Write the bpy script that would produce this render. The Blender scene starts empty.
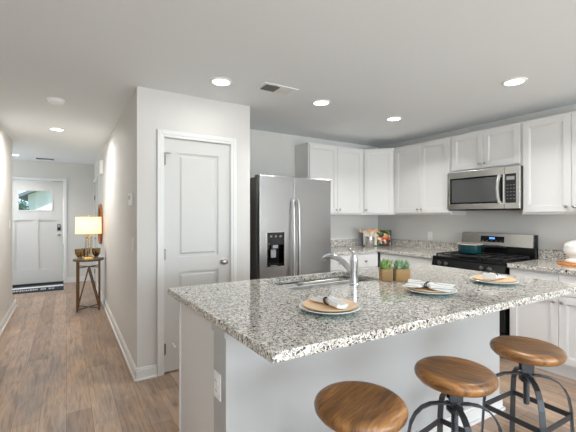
import bpy, bmesh, math, random
from mathutils import Vector, Matrix
random.seed(7)
R = math.radians
S = bpy.context.scene
COL = S.collection

# ---------------------------------------------------------------- camera, world, light, exposure
cam_d = bpy.data.cameras.new('camera'); cam = bpy.data.objects.new('camera', cam_d); COL.objects.link(cam)
cam_d.sensor_fit = 'HORIZONTAL'; cam_d.sensor_width = 36.0
cam_d.lens = 36.0 * 356.0 / 576.0
cam_d.shift_y = -0.5 / 576.0
cam_d.clip_start = 0.05
cam.location = (0, 0, 1.368); cam.rotation_euler = (R(90), 0, R(-31.9))
S.camera = cam

S.view_settings.view_transform = 'Standard'; S.view_settings.look = 'None'
S.view_settings.gamma = 1.0; S.view_settings.use_curve_mapping = False
S.view_settings.exposure = -0.12
try:
    S.cycles.use_denoising = True
    S.cycles.max_bounces = 14; S.cycles.diffuse_bounces = 12; S.cycles.glossy_bounces = 4
    S.cycles.sample_clamp_indirect = 6.0; S.cycles.denoising_prefilter = 'ACCURATE'; S.cycles.denoising_input_passes = 'RGB_ALBEDO_NORMAL'
    S.cycles.caustics_reflective = False; S.cycles.caustics_refractive = False
except Exception:
    pass

W = bpy.data.worlds.new('sky'); S.world = W; W.use_nodes = True
wn = W.node_tree; bg = wn.nodes['Background']
sky = wn.nodes.new('ShaderNodeTexSky'); sky.sky_type = 'HOSEK_WILKIE'; sky.turbidity = 3.0; sky.ground_albedo = 0.4
sky.sun_direction = Vector((0.1, -0.42, 0.9)).normalized()
wn.links.new(sky.outputs[0], bg.inputs['Color']); bg.inputs['Strength'].default_value = 9.0

def area(name, loc, rot, sx, sy, power, col=(1, 1, 1), shape='RECTANGLE', spread=180):
    l = bpy.data.lights.new(name, 'AREA'); l.shape = shape; l.size = sx
    if shape == 'RECTANGLE': l.size_y = sy
    l.energy = power; l.color = col; l.spread = R(spread)
    o = bpy.data.objects.new(name, l); COL.objects.link(o); o.location = loc; o.rotation_euler = rot
    return o
DAY = (0.86, 0.94, 1.0)
# area lights added inside the big rear windows, tilted up to brighten the ceiling
area('daylight_fill', (0.55, -4.45, 1.35), (R(116), 0, 0), 1.7, 1.9, 95, DAY)
area('daylight_fill', (2.85, -4.45, 1.35), (R(116), 0, 0), 1.7, 1.9, 165, DAY)
# light from the living-room side window
area('daylight_fill', (-0.60, -1.9, 1.45), (R(110), 0, R(-90)), 1.8, 1.5, 55, DAY)
# fill light added at an unseen entry window to brighten the hall
area('daylight_fill', (-1.86, 7.65, 1.45), (R(95), 0, R(-90)), 1.0, 1.3, 16, DAY)
CAN_W = 9.3
CAN_COL = (1.0, 1.0, 0.985)

sun_d = bpy.data.lights.new('sun', 'SUN'); sun_d.energy = 7.0; sun_d.angle = R(1.0); sun_d.color = (1.0, 0.96, 0.9)
sun_o = bpy.data.objects.new('sun', sun_d); COL.objects.link(sun_o); sun_o.rotation_euler = (R(26), 0, R(14))

# ---------------------------------------------------------------- helpers
def srgb(r, g=None, b=None):
    if g is None: g = b = r
    f = lambda v: ((v / 255.0) / 12.92) if v <= 10 else (((v / 255.0) + 0.055) / 1.055) ** 2.4
    return (f(r), f(g), f(b), 1.0)

MATS = {}
def mat(name, col, rough=0.5, metal=0.0, **kw):
    m = bpy.data.materials.new(name); m.use_nodes = True
    p = m.node_tree.nodes['Principled BSDF']
    p.inputs['Base Color'].default_value = col if len(col) == 4 else (*col, 1)
    p.inputs['Roughness'].default_value = rough; p.inputs['Metallic'].default_value = metal
    for k, v in kw.items(): p.inputs[k.replace('_', ' ')].default_value = v
    MATS[name] = m
    return m
def nd(m, t, **kw):
    n = m.node_tree.nodes.new(t)
    for k, v in kw.items():
        if k in n.inputs: n.inputs[k].default_value = v
        else: setattr(n, k, v)
    return n
def ln(m, a, b): m.node_tree.links.new(a, b)
def pr(m): return m.node_tree.nodes['Principled BSDF']
def ramp(m, stops, interp='LINEAR'):
    n = m.node_tree.nodes.new('ShaderNodeValToRGB'); e = n.color_ramp; e.interpolation = interp
    while len(e.elements) < len(stops): e.elements.new(0.5)
    for el, (p, c) in zip(e.elements, stops): el.position = p; el.color = c
    return n
def coords(m, scale=(1, 1, 1), rot=(0, 0, 0)):
    tc = nd(m, 'ShaderNodeTexCoord'); mp = nd(m, 'ShaderNodeMapping')
    mp.inputs['Scale'].default_value = scale; mp.inputs['Rotation'].default_value = rot
    ln(m, tc.outputs['Object'], mp.inputs['Vector']); return mp.outputs['Vector']
def bump(m, height, strength=0.1, dist=0.002):
    b = nd(m, 'ShaderNodeBump'); b.inputs['Strength'].default_value = strength; b.inputs['Distance'].default_value = dist
    ln(m, height, b.inputs['Height']); ln(m, b.outputs['Normal'], pr(m).inputs['Normal'])
def noisy(m, scale=200, strength=0.08, dist=0.001, stretch=(1, 1, 1)):
    n = nd(m, 'ShaderNodeTexNoise', Scale=scale, Detail=3.0); ln(m, coords(m, stretch), n.inputs['Vector'])
    bump(m, n.outputs['Fac'], strength, dist); return n

def wood(name, c0, c1, c2, rough, stretch, scale=6.0, coat=0.0):
    m = mat(name, c0, rough)
    v = coords(m, stretch)
    n = nd(m, 'ShaderNodeTexNoise', Scale=scale, Detail=7.0, Roughness=0.6, Distortion=0.6); ln(m, v, n.inputs['Vector'])
    r = ramp(m, [(0.3, c0), (0.5, c1), (0.68, c2)]); ln(m, n.outputs['Fac'], r.inputs['Fac'])
    ln(m, r.outputs['Color'], pr(m).inputs['Base Color'])
    if coat: pr(m).inputs['Coat Weight'].default_value = coat; pr(m).inputs['Coat Roughness'].default_value = 0.15
    bump(m, n.outputs['Fac'], 0.08, 0.001)
    return m

M_wall = mat('wall_paint', srgb(214, 212, 208), 0.75); noisy(M_wall, 160, 0.05)
M_ceil = mat('ceiling_paint', srgb(230, 234, 236), 0.85); noisy(M_ceil, 120, 0.06)
M_trim = mat('white_trim', srgb(226, 226, 224), 0.4)
M_cab = mat('white_cabinet_paint', srgb(222, 221, 219), 0.38)
M_door = mat('white_door_paint', srgb(208, 207, 204), 0.42)
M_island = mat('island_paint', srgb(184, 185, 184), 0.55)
M_plastic = mat('white_plastic', srgb(240, 240, 238), 0.35)
M_nickel = mat('satin_nickel', srgb(190, 185, 178), 0.28, 1.0)
M_handle = mat('satin_steel', srgb(214, 212, 208), 0.36, 1.0)
M_chrome = mat('chrome', srgb(225, 228, 232), 0.1, 1.0)
M_black = mat('black_enamel', srgb(14, 14, 15), 0.22)
M_blackm = mat('black_plastic', srgb(24, 24, 26), 0.5)
M_iron = mat('cast_iron', srgb(22, 22, 23), 0.55)
M_bglass = mat('black_glass', srgb(10, 11, 13), 0.05)
M_mglass = mat('grey_tinted_glass', srgb(112, 114, 114), 0.12, 0.6)
M_plateteal = mat('teal_glazed_stoneware', srgb(168, 196, 194), 0.2)
M_knobdark = mat('dark_steel', srgb(120, 120, 122), 0.3, 1.0)
M_stool = mat('gunmetal', srgb(78, 81, 85), 0.4, 0.75); noisy(M_stool, 300, 0.06)
M_bronze = mat('antique_bronze', srgb(104, 78, 50), 0.45, 0.7)
M_gold = mat('brass', srgb(222, 178, 92), 0.25, 1.0)
M_cup = mat('silvered_gold', srgb(170, 142, 108), 0.2, 1.0)
M_plate = mat('glazed_stoneware', srgb(228, 231, 228), 0.18)
M_teal = mat('teal_enamel', srgb(14, 58, 64), 0.18)
M_hinge = mat('dark_nickel', srgb(120, 117, 112), 0.35, 1.0)
M_teal_in = mat('cream_enamel', srgb(220, 196, 176), 0.3)
M_ceramic = mat('white_ceramic', srgb(240, 238, 232), 0.22)
M_display = mat('display_glass', srgb(8, 12, 22), 0.08)
M_grey = mat('grey_plastic', srgb(150, 152, 154), 0.4)
M_navy = mat('navy_rubber', srgb(30, 38, 54), 0.8); noisy(M_navy, 500, 0.2)
M_white_print = mat('white_print', srgb(232, 232, 230), 0.7)
M_twine = mat('dark_twig', srgb(58, 50, 44), 0.7)
M_threshold = mat('dark_threshold', srgb(40, 38, 36), 0.6)  # dark threshold strip under the front door leaf
M_bookcover = mat('navy_book_cover', srgb(34, 56, 84), 0.5)
M_page = mat('paper', srgb(236, 230, 220), 0.6)
M_mirror = mat('mirror_glass', srgb(235, 238, 240), 0.02, 1.0)
M_grille = mat('grey_grille', srgb(120, 120, 118), 0.6)

def steel(name, tone, rough, stretch):
    m = mat(name, tone, rough, 1.0)
    n = nd(m, 'ShaderNodeTexNoise', Scale=90.0, Detail=4.0); ln(m, coords(m, stretch), n.inputs['Vector'])
    r = ramp(m, [(0.3, (rough - .02,) * 3 + (1,)), (0.7, (rough + .03,) * 3 + (1,))]); ln(m, n.outputs['Fac'], r.inputs['Fac'])
    ln(m, r.outputs['Color'], pr(m).inputs['Roughness']); bump(m, n.outputs['Fac'], 0.012, 0.0003)
    return m
M_steel = steel('brushed_steel', srgb(168, 167, 166), 0.3, (0.05, 1, 4))
M_steel2 = steel('brushed_steel_trim', srgb(222, 219, 214), 0.22, (0.05, 1, 4))
M_sinksteel = steel('sink_steel', srgb(186, 184, 180), 0.36, (1, 0.1, 1))
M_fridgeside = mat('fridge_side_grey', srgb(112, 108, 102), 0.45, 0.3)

M_seat = wood('seat_wood', srgb(92, 60, 28), srgb(138, 95, 50), srgb(172, 123, 70), 0.34, (1.6, 14, 6), 5.0, 0.35)
def _boards(m):
    p = pr(m); src = p.inputs['Base Color'].links[0].from_socket
    b = nd(m, 'ShaderNodeTexBrick', Scale=1.0); b.offset = 0.0
    for k, v_ in (('Brick Width', 5.0), ('Row Height', 0.062), ('Mortar Size', 0.0008), ('Mortar Smooth', 0.5)): b.inputs[k].default_value = v_
    b.inputs['Color1'].default_value = (0.66, 0.63, 0.58, 1); b.inputs['Color2'].default_value = (1.2, 1.17, 1.1, 1); b.inputs['Mortar'].default_value = (0.6, 0.56, 0.5, 1)
    mp = nd(m, 'ShaderNodeMapping'); mp.inputs['Location'].default_value = (2.5, 0.031, 0); tc = nd(m, 'ShaderNodeTexCoord')
    ln(m, tc.outputs['Object'], mp.inputs['Vector']); ln(m, mp.outputs['Vector'], b.inputs['Vector'])
    x = nd(m, 'ShaderNodeMixRGB', blend_type='MULTIPLY'); x.inputs[0].default_value = 1.0
    ln(m, src, x.inputs[1]); ln(m, b.outputs['Color'], x.inputs[2]); ln(m, x.outputs[0], p.inputs['Base Color'])
_boards(M_seat)
M_ltwood = wood('light_wood', srgb(220, 182, 138), srgb(232, 196, 154), srgb(240, 210, 172), 0.45, (2, 16, 6), 5.0)
M_board = wood('orange_wood', srgb(186, 112, 40), srgb(206, 130, 52), srgb(218, 146, 66), 0.4, (2, 14, 6), 5.0)
M_spoon = wood('spoon_wood', srgb(176, 122, 72), srgb(204, 152, 98), srgb(220, 176, 124), 0.5, (6, 6, 2), 5.0)
M_tabletop = wood('table_top_wood', srgb(66, 52, 42), srgb(92, 76, 62), srgb(116, 98, 82), 0.3, (3, 12, 3), 5.0)
M_mframe = wood('mirror_frame_wood', srgb(128, 72, 30), srgb(164, 98, 46), srgb(184, 118, 60), 0.4, (3, 3, 8), 5.0)

# vinyl plank floor
M_floor = mat('vinyl_plank', srgb(150, 118, 96), 0.36)
def _floor(m):
    v = coords(m, (1, 1, 1), (0, 0, R(90)))
    b = nd(m, 'ShaderNodeTexBrick', Scale=1.0); b.offset = 0.37; b.offset_frequency = 2
    b.inputs['Brick Width'].default_value = 1.22; b.inputs['Row Height'].default_value = 0.152
    b.inputs['Mortar Size'].default_value = 0.0012; b.inputs['Mortar Smooth'].default_value = 0.3; b.inputs['Bias'].default_value = 0.0
    b.inputs['Color1'].default_value = srgb(148, 127, 111); b.inputs['Color2'].default_value = srgb(177, 155, 137)
    b.inputs['Mortar'].default_value = srgb(84, 66, 52); ln(m, v, b.inputs['Vector'])
    g = nd(m, 'ShaderNodeTexNoise', Scale=3.0, Detail=8.0, Roughness=0.65, Distortion=1.0); ln(m, coords(m, (13, 1.1, 1)), g.inputs['Vector'])
    r = ramp(m, [(0.3, (0.5, 0.47, 0.44, 1)), (0.47, (0.92, 0.92, 0.92, 1)), (0.72, (1.28, 1.28, 1.28, 1))]); ln(m, g.outputs['Fac'], r.inputs['Fac'])
    g2 = nd(m, 'ShaderNodeTexNoise', Scale=2.4, Detail=4.0, Distortion=0.8); ln(m, coords(m, (2.4, 0.9, 1)), g2.inputs['Vector'])
    r2 = ramp(m, [(0.35, (0.84, 0.86, 0.89, 1)), (0.65, (1.18, 1.07, 0.94, 1))]); ln(m, g2.outputs['Fac'], r2.inputs['Fac'])
    x = nd(m, 'ShaderNodeMixRGB', blend_type='MULTIPLY'); x.inputs[0].default_value = 1.0
    ln(m, b.outputs['Color'], x.inputs[1]); ln(m, r.outputs['Color'], x.inputs[2])
    y = nd(m, 'ShaderNodeMixRGB', blend_type='MULTIPLY'); y.inputs[0].default_value = 1.0
    ln(m, x.outputs[0], y.inputs[1]); ln(m, r2.outputs['Color'], y.inputs[2])
    ln(m, y.outputs[0], pr(m).inputs['Base Color']); bump(m, g.outputs['Fac'], 0.06, 0.001)
_floor(M_floor)

# speckled granite
M_granite = mat('granite', srgb(190, 186, 178), 0.06, IOR=1.6)
def _granite(m):
    v = coords(m)
    d = nd(m, 'ShaderNodeTexNoise', Scale=70.0, Detail=3.0); ln(m, v, d.inputs['Vector'])
    mx = nd(m, 'ShaderNodeMixRGB', blend_type='LINEAR_LIGHT'); mx.inputs[0].default_value = 0.012
    ln(m, v, mx.inputs[1]); ln(m, d.outputs['Color'], mx.inputs[2])
    def layer(scale, stops):
        vo = nd(m, 'ShaderNodeTexVoronoi', Scale=scale); ln(m, mx.outputs[0], vo.inputs['Vector'])
        s = nd(m, 'ShaderNodeSeparateColor'); ln(m, vo.outputs['Color'], s.inputs[0])
        r = ramp(m, stops, 'CONSTANT'); ln(m, s.outputs[0], r.inputs['Fac']); return r.outputs['Color']
    blk, gry, tan, lgt, wht = srgb(40, 40, 43), srgb(122, 122, 122), srgb(176, 164, 146), srgb(206, 202, 193), srgb(230, 226, 218)
    big = layer(110, [(0, blk), (0.13, gry), (0.30, tan), (0.43, lgt), (0.66, wht)])
    fine = layer(230, [(0, blk), (0.15, gry), (0.36, tan), (0.48, lgt), (0.68, wht)])
    n = nd(m, 'ShaderNodeTexNoise', Scale=45.0, Detail=2.0); ln(m, v, n.inputs['Vector'])
    r = ramp(m, [(0.46, (0, 0, 0, 1)), (0.52, (1, 1, 1, 1))]); ln(m, n.outputs['Fac'], r.inputs['Fac'])
    o = nd(m, 'ShaderNodeMixRGB'); ln(m, r.outputs['Color'], o.inputs[0]); ln(m, big, o.inputs[1]); ln(m, fine, o.inputs[2])
    ln(m, o.outputs[0], pr(m).inputs['Base Color'])
_granite(M_granite)

# clear window glass: see-through with a faint mirror reflection
M_glass = bpy.data.materials.new('window_glass'); M_glass.use_nodes = True
def _glass(m, tint=(1, 1, 1, 1), refl=0.06):
    t = m.node_tree; t.nodes.remove(t.nodes['Principled BSDF'])
    a = nd(m, 'ShaderNodeBsdfTransparent'); a.inputs[0].default_value = tint
    g = nd(m, 'ShaderNodeBsdfGlossy'); g.inputs['Roughness'].default_value = 0.03
    x = nd(m, 'ShaderNodeMixShader'); x.inputs[0].default_value = refl
    ln(m, a.outputs[0], x.inputs[1]); ln(m, g.outputs[0], x.inputs[2]); ln(m, x.outputs[0], t.nodes['Material Output'].inputs['Surface'])
_glass(M_glass)
M_lampglass = bpy.data.materials.new('lamp_glass'); M_lampglass.use_nodes = True
_glass(M_lampglass, (0.93, 0.93, 0.9, 1), 0.16)

def emis(name, col, strength):
    m = mat(name, (0, 0, 0, 1), 0.5); pr(m).inputs['Emission Color'].default_value = (*col, 1); pr(m).inputs['Emission Strength'].default_value = strength
    return m
M_canlens = emis('downlight_lens', (1.0, 0.97, 0.92), 9.0)
M_blue = emis('blue_digits', (0.15, 0.45, 1.0), 3.0)
M_bulb = emis('warm_bulb', (1.0, 0.78, 0.5), 8.0)

M_shade = mat('linen_shade', srgb(250, 238, 216), 0.9)
def _shade(m):
    t = m.node_tree; p = pr(m)
    tr = nd(m, 'ShaderNodeBsdfTranslucent'); tr.inputs[0].default_value = srgb(255, 232, 196)
    x = nd(m, 'ShaderNodeMixShader'); x.inputs[0].default_value = 0.55
    w = nd(m, 'ShaderNodeTexNoise', Scale=250.0); ln(m, coords(m, (1, 1, 0.2)), w.inputs['Vector']); bump(m, w.outputs['Fac'], 0.1)
    ln(m, p.outputs[0], x.inputs[1]); ln(m, tr.outputs[0], x.inputs[2]); ln(m, x.outputs[0], t.nodes['Material Output'].inputs['Surface'])
_shade(M_shade)

def cloth(name, base, stripe=None, axis=1, freq=40):
    m = mat(name, base, 0.9)
    w = nd(m, 'ShaderNodeTexNoise', Scale=320.0, Detail=2.0); ln(m, coords(m), w.inputs['Vector']); bump(m, w.outputs['Fac'], 0.15, 0.001)
    if stripe:
        wv = nd(m, 'ShaderNodeTexWave', Scale=freq, Distortion=0.4); wv.bands_direction = 'XYZ'[axis]
        ln(m, coords(m), wv.inputs['Vector']); r = ramp(m, [(0.0, base), (0.82, base), (0.92, stripe)]); ln(m, wv.outputs['Fac'], r.inputs['Fac'])
        ln(m, r.outputs['Color'], pr(m).inputs['Base Color'])
    return m
M_napkin = cloth('linen_napkin', srgb(226, 226, 224))
M_napkin_s = cloth('striped_linen_napkin', srgb(228, 228, 224), srgb(150, 156, 162), 1, 9)

M_woven = mat('woven_seagrass', srgb(176, 140, 92), 0.8)
def _woven(m):
    w1 = nd(m, 'ShaderNodeTexWave', Scale=38.0, Distortion=1.5); w1.bands_direction = 'Z'; ln(m, coords(m), w1.inputs['Vector'])
    c = nd(m, 'ShaderNodeTexChecker', Scale=170.0); ln(m, coords(m), c.inputs['Vector'])
    x = nd(m, 'ShaderNodeMixRGB'); x.inputs[0].default_value = 0.5; ln(m, w1.outputs['Color'], x.inputs[1]); ln(m, c.outputs['Fac'], x.inputs[2])
    r = ramp(m, [(0.0, srgb(104, 74, 42)), (0.5, srgb(164, 128, 82)), (1.0, srgb(206, 172, 122))]); ln(m, x.outputs[0], r.inputs['Fac'])
    ln(m, r.outputs['Color'], pr(m).inputs['Base Color']); bump(m, x.outputs[0], 0.4, 0.002)
_woven(M_woven)
def leafy(name, a, b):
    m = mat(name, a, 0.6); n = nd(m, 'ShaderNodeTexNoise', Scale=60.0); ln(m, coords(m), n.inputs['Vector'])
    r = ramp(m, [(0.35, a), (0.65, b)]); ln(m, n.outputs['Fac'], r.inputs['Fac']); ln(m, r.outputs['Color'], pr(m).inputs['Base Color']); return m
M_grass = leafy('fresh_leaf', srgb(98, 136, 64), srgb(166, 194, 116))
M_grass2 = leafy('grey_green_leaf', srgb(112, 150, 112), srgb(172, 200, 162))
M_tree = leafy('tree_leaf', srgb(70, 110, 92), srgb(110, 150, 128))

# a page of food pictures: round blobs of red, yellow, green and orange
def food(name, dark):
    m = mat(name, srgb(200, 180, 150), 0.45)
    vo = nd(m, 'ShaderNodeTexVoronoi', Scale=26.0); ln(m, coords(m), vo.inputs['Vector'])
    s = nd(m, 'ShaderNodeSeparateColor'); ln(m, vo.outputs['Color'], s.inputs[0])
    r = ramp(m, [(0, srgb(*dark)), (0.34, srgb(206, 70, 44)), (0.48, srgb(222, 168, 62)), (0.6, srgb(110, 130, 48)), (0.74, srgb(226, 150, 110)), (0.88, srgb(238, 226, 204))], 'CONSTANT')
    ln(m, s.outputs[0], r.inputs['Fac']); ln(m, r.outputs['Color'], pr(m).inputs['Base Color']); return m
M_food = food('food_print', (40, 36, 34)); M_food2 = food('pale_food_print', (200, 150, 100))

M_siding = mat('house_siding', srgb(236, 228, 214), 0.7)
def _siding(m):
    w = nd(m, 'ShaderNodeTexWave', Scale=1.2); w.bands_direction = 'Z'; w.wave_profile = 'SAW'; ln(m, coords(m), w.inputs['Vector']); bump(m, w.outputs['Fac'], 0.4, 0.02)
_siding(M_siding)
M_roof = mat('roof_shingle', srgb(120, 126, 134), 0.9); noisy(M_roof, 20, 0.4, 0.02)
M_lawn = mat('lawn', srgb(98, 124, 70), 0.95); noisy(M_lawn, 30, 0.5, 0.03)
M_concrete = mat('porch_concrete', srgb(190, 188, 182), 0.9); noisy(M_concrete, 40, 0.2, 0.01)

class MB:
    """collects boxes, tubes, lathes and prisms, then links them as one mesh object"""
    def __init__(s): s.bm = bmesh.new()
    def box(s, x0, x1, y0, y1, z0, z1, bev=0.0, seg=2, mtx=None):
        r = bmesh.ops.create_cube(s.bm, size=1.0); vs = r['verts']
        bmesh.ops.scale(s.bm, vec=(abs(x1 - x0), abs(y1 - y0), abs(z1 - z0)), verts=vs)
        bmesh.ops.translate(s.bm, vec=((x0 + x1) / 2, (y0 + y1) / 2, (z0 + z1) / 2), verts=vs)
        if bev:
            es = list({e for v in vs for e in v.link_edges})
            g = bmesh.ops.bevel(s.bm, geom=es, offset=bev, segments=seg, profile=0.5, affect='EDGES')
            vs = list({v for f in g['faces'] for v in f.verts} | {v for v in vs if v.is_valid})
        if mtx: bmesh.ops.transform(s.bm, matrix=mtx, verts=vs)
        return s
    def lathe(s, prof, n=32, c=(0, 0, 0), ax='Z', cap=True):
        rings = []
        for (r, z) in prof:
            ring = []
            for k in range(n):
                a = 2 * math.pi * k / n; p = (r * math.cos(a), r * math.sin(a), z)
                if ax == 'Y': p = (p[0], p[2], p[1])
                if ax == 'X': p = (p[2], p[0], p[1])
                ring.append(s.bm.verts.new((p[0] + c[0], p[1] + c[1], p[2] + c[2])))
            rings.append(ring)
        for a, b in zip(rings, rings[1:]):
            for k in range(n): s.bm.faces.new((a[k], a[(k + 1) % n], b[(k + 1) % n], b[k]))
        if cap: s.bm.faces.new(rings[0][::-1]); s.bm.faces.new(rings[-1])
        return s
    def sweep(s, pts, w, h=None, n=10, up=(0, 0, 1), cap=True):
        """tube of radius w (number or list) if h is None, else a flat bar w wide and h thick"""
        P = [Vector(p) for p in pts]; rings = []; U = Vector(up)
        for i, p in enumerate(P):
            t = (P[min(i + 1, len(P) - 1)] - P[max(i - 1, 0)]).normalized()
            a = t.cross(U)
            if a.length < 1e-4: a = t.cross(Vector((1, 0, 0)))
            a.normalize(); b = a.cross(t).normalized()
            ww = w[i] if isinstance(w, (list, tuple)) else w
            if h is None: off = [(math.cos(2 * math.pi * k / n) * ww, math.sin(2 * math.pi * k / n) * ww) for k in range(n)]
            else:
                hh = h[i] if isinstance(h, (list, tuple)) else h
                off = [(-ww / 2, -hh / 2), (ww / 2, -hh / 2), (ww / 2, hh / 2), (-ww / 2, hh / 2)]
            rings.append([s.bm.verts.new(p + a * q + b * r) for q, r in off])
        m = len(rings[0])
        for a, b in zip(rings, rings[1:]):
            for k in range(m): s.bm.faces.new((a[k], a[(k + 1) % m], b[(k + 1) % m], b[k]))
        if cap: s.bm.faces.new(rings[0][::-1]); s.bm.faces.new(rings[-1])
        return s
    def prism(s, outer, z0, z1, holes=()):
        es = []
        for loop in [outer, *holes]:
            vs = [s.bm.verts.new((x, y, z0)) for x, y in loop]
            es += [s.bm.edges.new((vs[i], vs[(i + 1) % len(vs)])) for i in range(len(vs))]
        g = bmesh.ops.triangle_fill(s.bm, use_beauty=True, use_dissolve=False, edges=es)
        fs = [f for f in g['geom'] if isinstance(f, bmesh.types.BMFace)]
        e = bmesh.ops.extrude_face_region(s.bm, geom=fs)
        bmesh.ops.translate(s.bm, vec=(0, 0, z1 - z0), verts=[v for v in e['geom'] if isinstance(v, bmesh.types.BMVert)])
        return s
    def prism_xz(s, outer, y0, y1, holes=()):
        n0 = set(s.bm.verts); s.prism(outer, y0, y1, holes)
        for v in s.bm.verts:
            if v not in n0: v.co = (v.co.x, v.co.z, v.co.y)
        return s
    def poly(s, pts): s.bm.faces.new([s.bm.verts.new(p) for p in pts]); return s
    def build(s, name, m, parent=None, smooth=False, loc=None, rz=None, bevel=0.0):
        bmesh.ops.recalc_face_normals(s.bm, faces=s.bm.faces[:])
        me = bpy.data.meshes.new(name); s.bm.to_mesh(me); s.bm.free()
        o = bpy.data.objects.new(name, me); COL.objects.link(o)
        for mm in (m if isinstance(m, (list, tuple)) else [m]): me.materials.append(mm)
        if parent is not None: o.parent = parent
        if loc is not None: o.location = loc
        if rz is not None: o.rotation_euler = (0, 0, rz)
        if smooth:
            for p in me.polygons: p.use_smooth = True
            try: me.set_sharp_from_angle(angle=R(38))
            except Exception: pass
        if bevel:
            b = o.modifiers.new('edge', 'BEVEL'); b.width = bevel; b.segments = 2; b.limit_method = 'ANGLE'; b.angle_limit = R(40)
        return o

def tag(o, label=None, cat=None, group=None, kind=None):
    for k, v in (('label', label), ('category', cat), ('group', group), ('kind', kind)):
        if v: o[k] = v
    return o
def thing(name, label, cat, loc=(0, 0, 0), rz=0.0, group=None):
    o = bpy.data.objects.new(name, None); COL.objects.link(o); o.empty_display_size = 0.05
    o.location = loc; o.rotation_euler = (0, 0, rz); return tag(o, label, cat, group)
def structure(mb, name, m, **kw): return tag(mb.build(name, m, **kw), kind='structure')
def copy_tree(o, parent=None):
    c = o.copy(); COL.objects.link(c)
    if parent is not None: c.parent = parent
    for ch in [k for k in S.objects if k.parent is o]: copy_tree(ch, c)
    return c
def box(x0, x1, y0, y1, z0, z1, bev=0.0): return MB().box(x0, x1, y0, y1, z0, z1, bev)
def arc(cx, cy, r, a0, a1, n):
    return [(cx + r * math.cos(R(a0 + (a1 - a0) * k / n)), cy + r * math.sin(R(a0 + (a1 - a0) * k / n))) for k in range(n + 1)]
def rrect(x0, x1, y0, y1, r, n=5):
    return arc(x1 - r, y0 + r, r, -90, 0, n) + arc(x1 - r, y1 - r, r, 0, 90, n) + arc(x0 + r, y1 - r, r, 90, 180, n) + arc(x0 + r, y0 + r, r, 180, 270, n)

# ---------------------------------------------------------------- room shell
H = 2.44
XL, XR = -0.66, 4.15           # left wall face, range wall face
YB, YR = 4.0, -4.5              # kitchen back wall face, rear wall face
YP = 3.165                      # pantry front face
XH = 0.497                      # hall right wall face
XP = 1.53                       # pantry right end
YF = 8.56                       # front (entry) wall face
T = 0.115
structure(box(-2.2, 4.4, -4.8, 8.8, -0.12, 0), 'floor', M_floor)
structure(box(-2.2, 4.4, -4.8, 8.8, H, H + 0.12), 'ceiling', M_ceil)

def wall(name, axis, a0, a1, t0, t1, holes=(), z1=H, m=M_wall):
    """a wall along X or Y with rectangular openings (s0, s1, z0, z1)"""
    mb = MB()
    def b(s0, s1, z0, z1_):
        if s1 - s0 < 1e-4 or z1_ - z0 < 1e-4: return
        if axis == 'X': mb.box(s0, s1, t0, t1, z0, z1_)
        else: mb.box(t0, t1, s0, s1, z0, z1_)
    c = a0
    for (s0, s1, h0, h1) in sorted(holes):
        b(c, s0, 0, z1); b(s0, s1, 0, h0); b(s0, s1, h1, z1); c = s1
    b(c, a1, 0, z1)
    return structure(mb, name, m)
PD = (0.712, 1.326, 0.0, 2.045)           # pantry door opening
FD = (-0.985, -0.05, 0.0, 2.06)           # front door opening
HD = (7.62, 8.42, 0.0, 2.04)              # closet door at the end of the hall
wall('wall_left', 'Y', YR - T, 6.45, XL - T, XL, [(-2.85, -0.95, 0.65, 2.2)])
wall('wall_foyer_return', 'X', -1.9, XL - T, 6.45 - T, 6.45)
wall('wall_foyer_left', 'Y', 6.45 - T, YF, -1.9 - T, -1.9, [(7.1, 8.2, 0.75, 2.15)])
wall('wall_front', 'X', -1.9 - T, XH + T, YF, YF + T, [FD])
wall('wall_hall_right', 'Y', YP + T, YF, XH, XH + T, [HD])
wall('wall_pantry_front', 'X', XH, XP, YP, YP + T, [PD])
wall('wall_pantry_right', 'Y', YP + T, YB, XP - T, XP)
wall('wall_back', 'X', XP - T, XR + T, YB, YB + T)
wall('wall_right', 'Y', YR - T, YB, XR, XR + T)
wall('wall_rear', 'X', XL, XR, YR - T, YR, [(-0.35, 1.45, 0.35, 2.3), (1.95, 3.75, 0.35, 2.3)])
wall('wall_closet_back', 'Y', YP + T, YF, 1.0, 1.0 + T)

def base(name, x0, y0, x1, y1, nx, ny, t=0.014, h=0.105):
    """baseboard from one point of a wall face to another; (nx, ny) points into the room"""
    mb = MB()
    def strip(tt, z0, z1): mb.box(min(x0, x1, x0 + nx * tt, x1 + nx * tt), max(x0, x1, x0 + nx * tt, x1 + nx * tt), min(y0, y1, y0 + ny * tt, y1 + ny * tt), max(y0, y1, y0 + ny * tt, y1 + ny * tt), z0, z1)
    strip(t, 0.0, h - 0.02); strip(t * 0.7, h - 0.02, h); strip(t + 0.011, 0.0, 0.016)
    return structure(mb, name, M_trim, bevel=0.003)
base('baseboard_left', XL, -4.5, XL, 6.77, 1, 0)
base('baseboard_left_end', XL - T, 6.45, XL, 6.45, 0, 1)
base('baseboard_hall_right', XH, YP - 0.014, XH, HD[0] - 0.06, -1, 0)
base('baseboard_pantry_left', XH - 0.014, YP, PD[0] - 0.06, YP, 0, -1)
base('baseboard_pantry_right', PD[1] + 0.06, YP, XP, YP, 0, -1)
base('baseboard_front', FD[1] + 0.06, YF, XH, YF, 0, -1)
base('baseboard_right', XR, -4.5, XR, 0.94, -1, 0)

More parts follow.
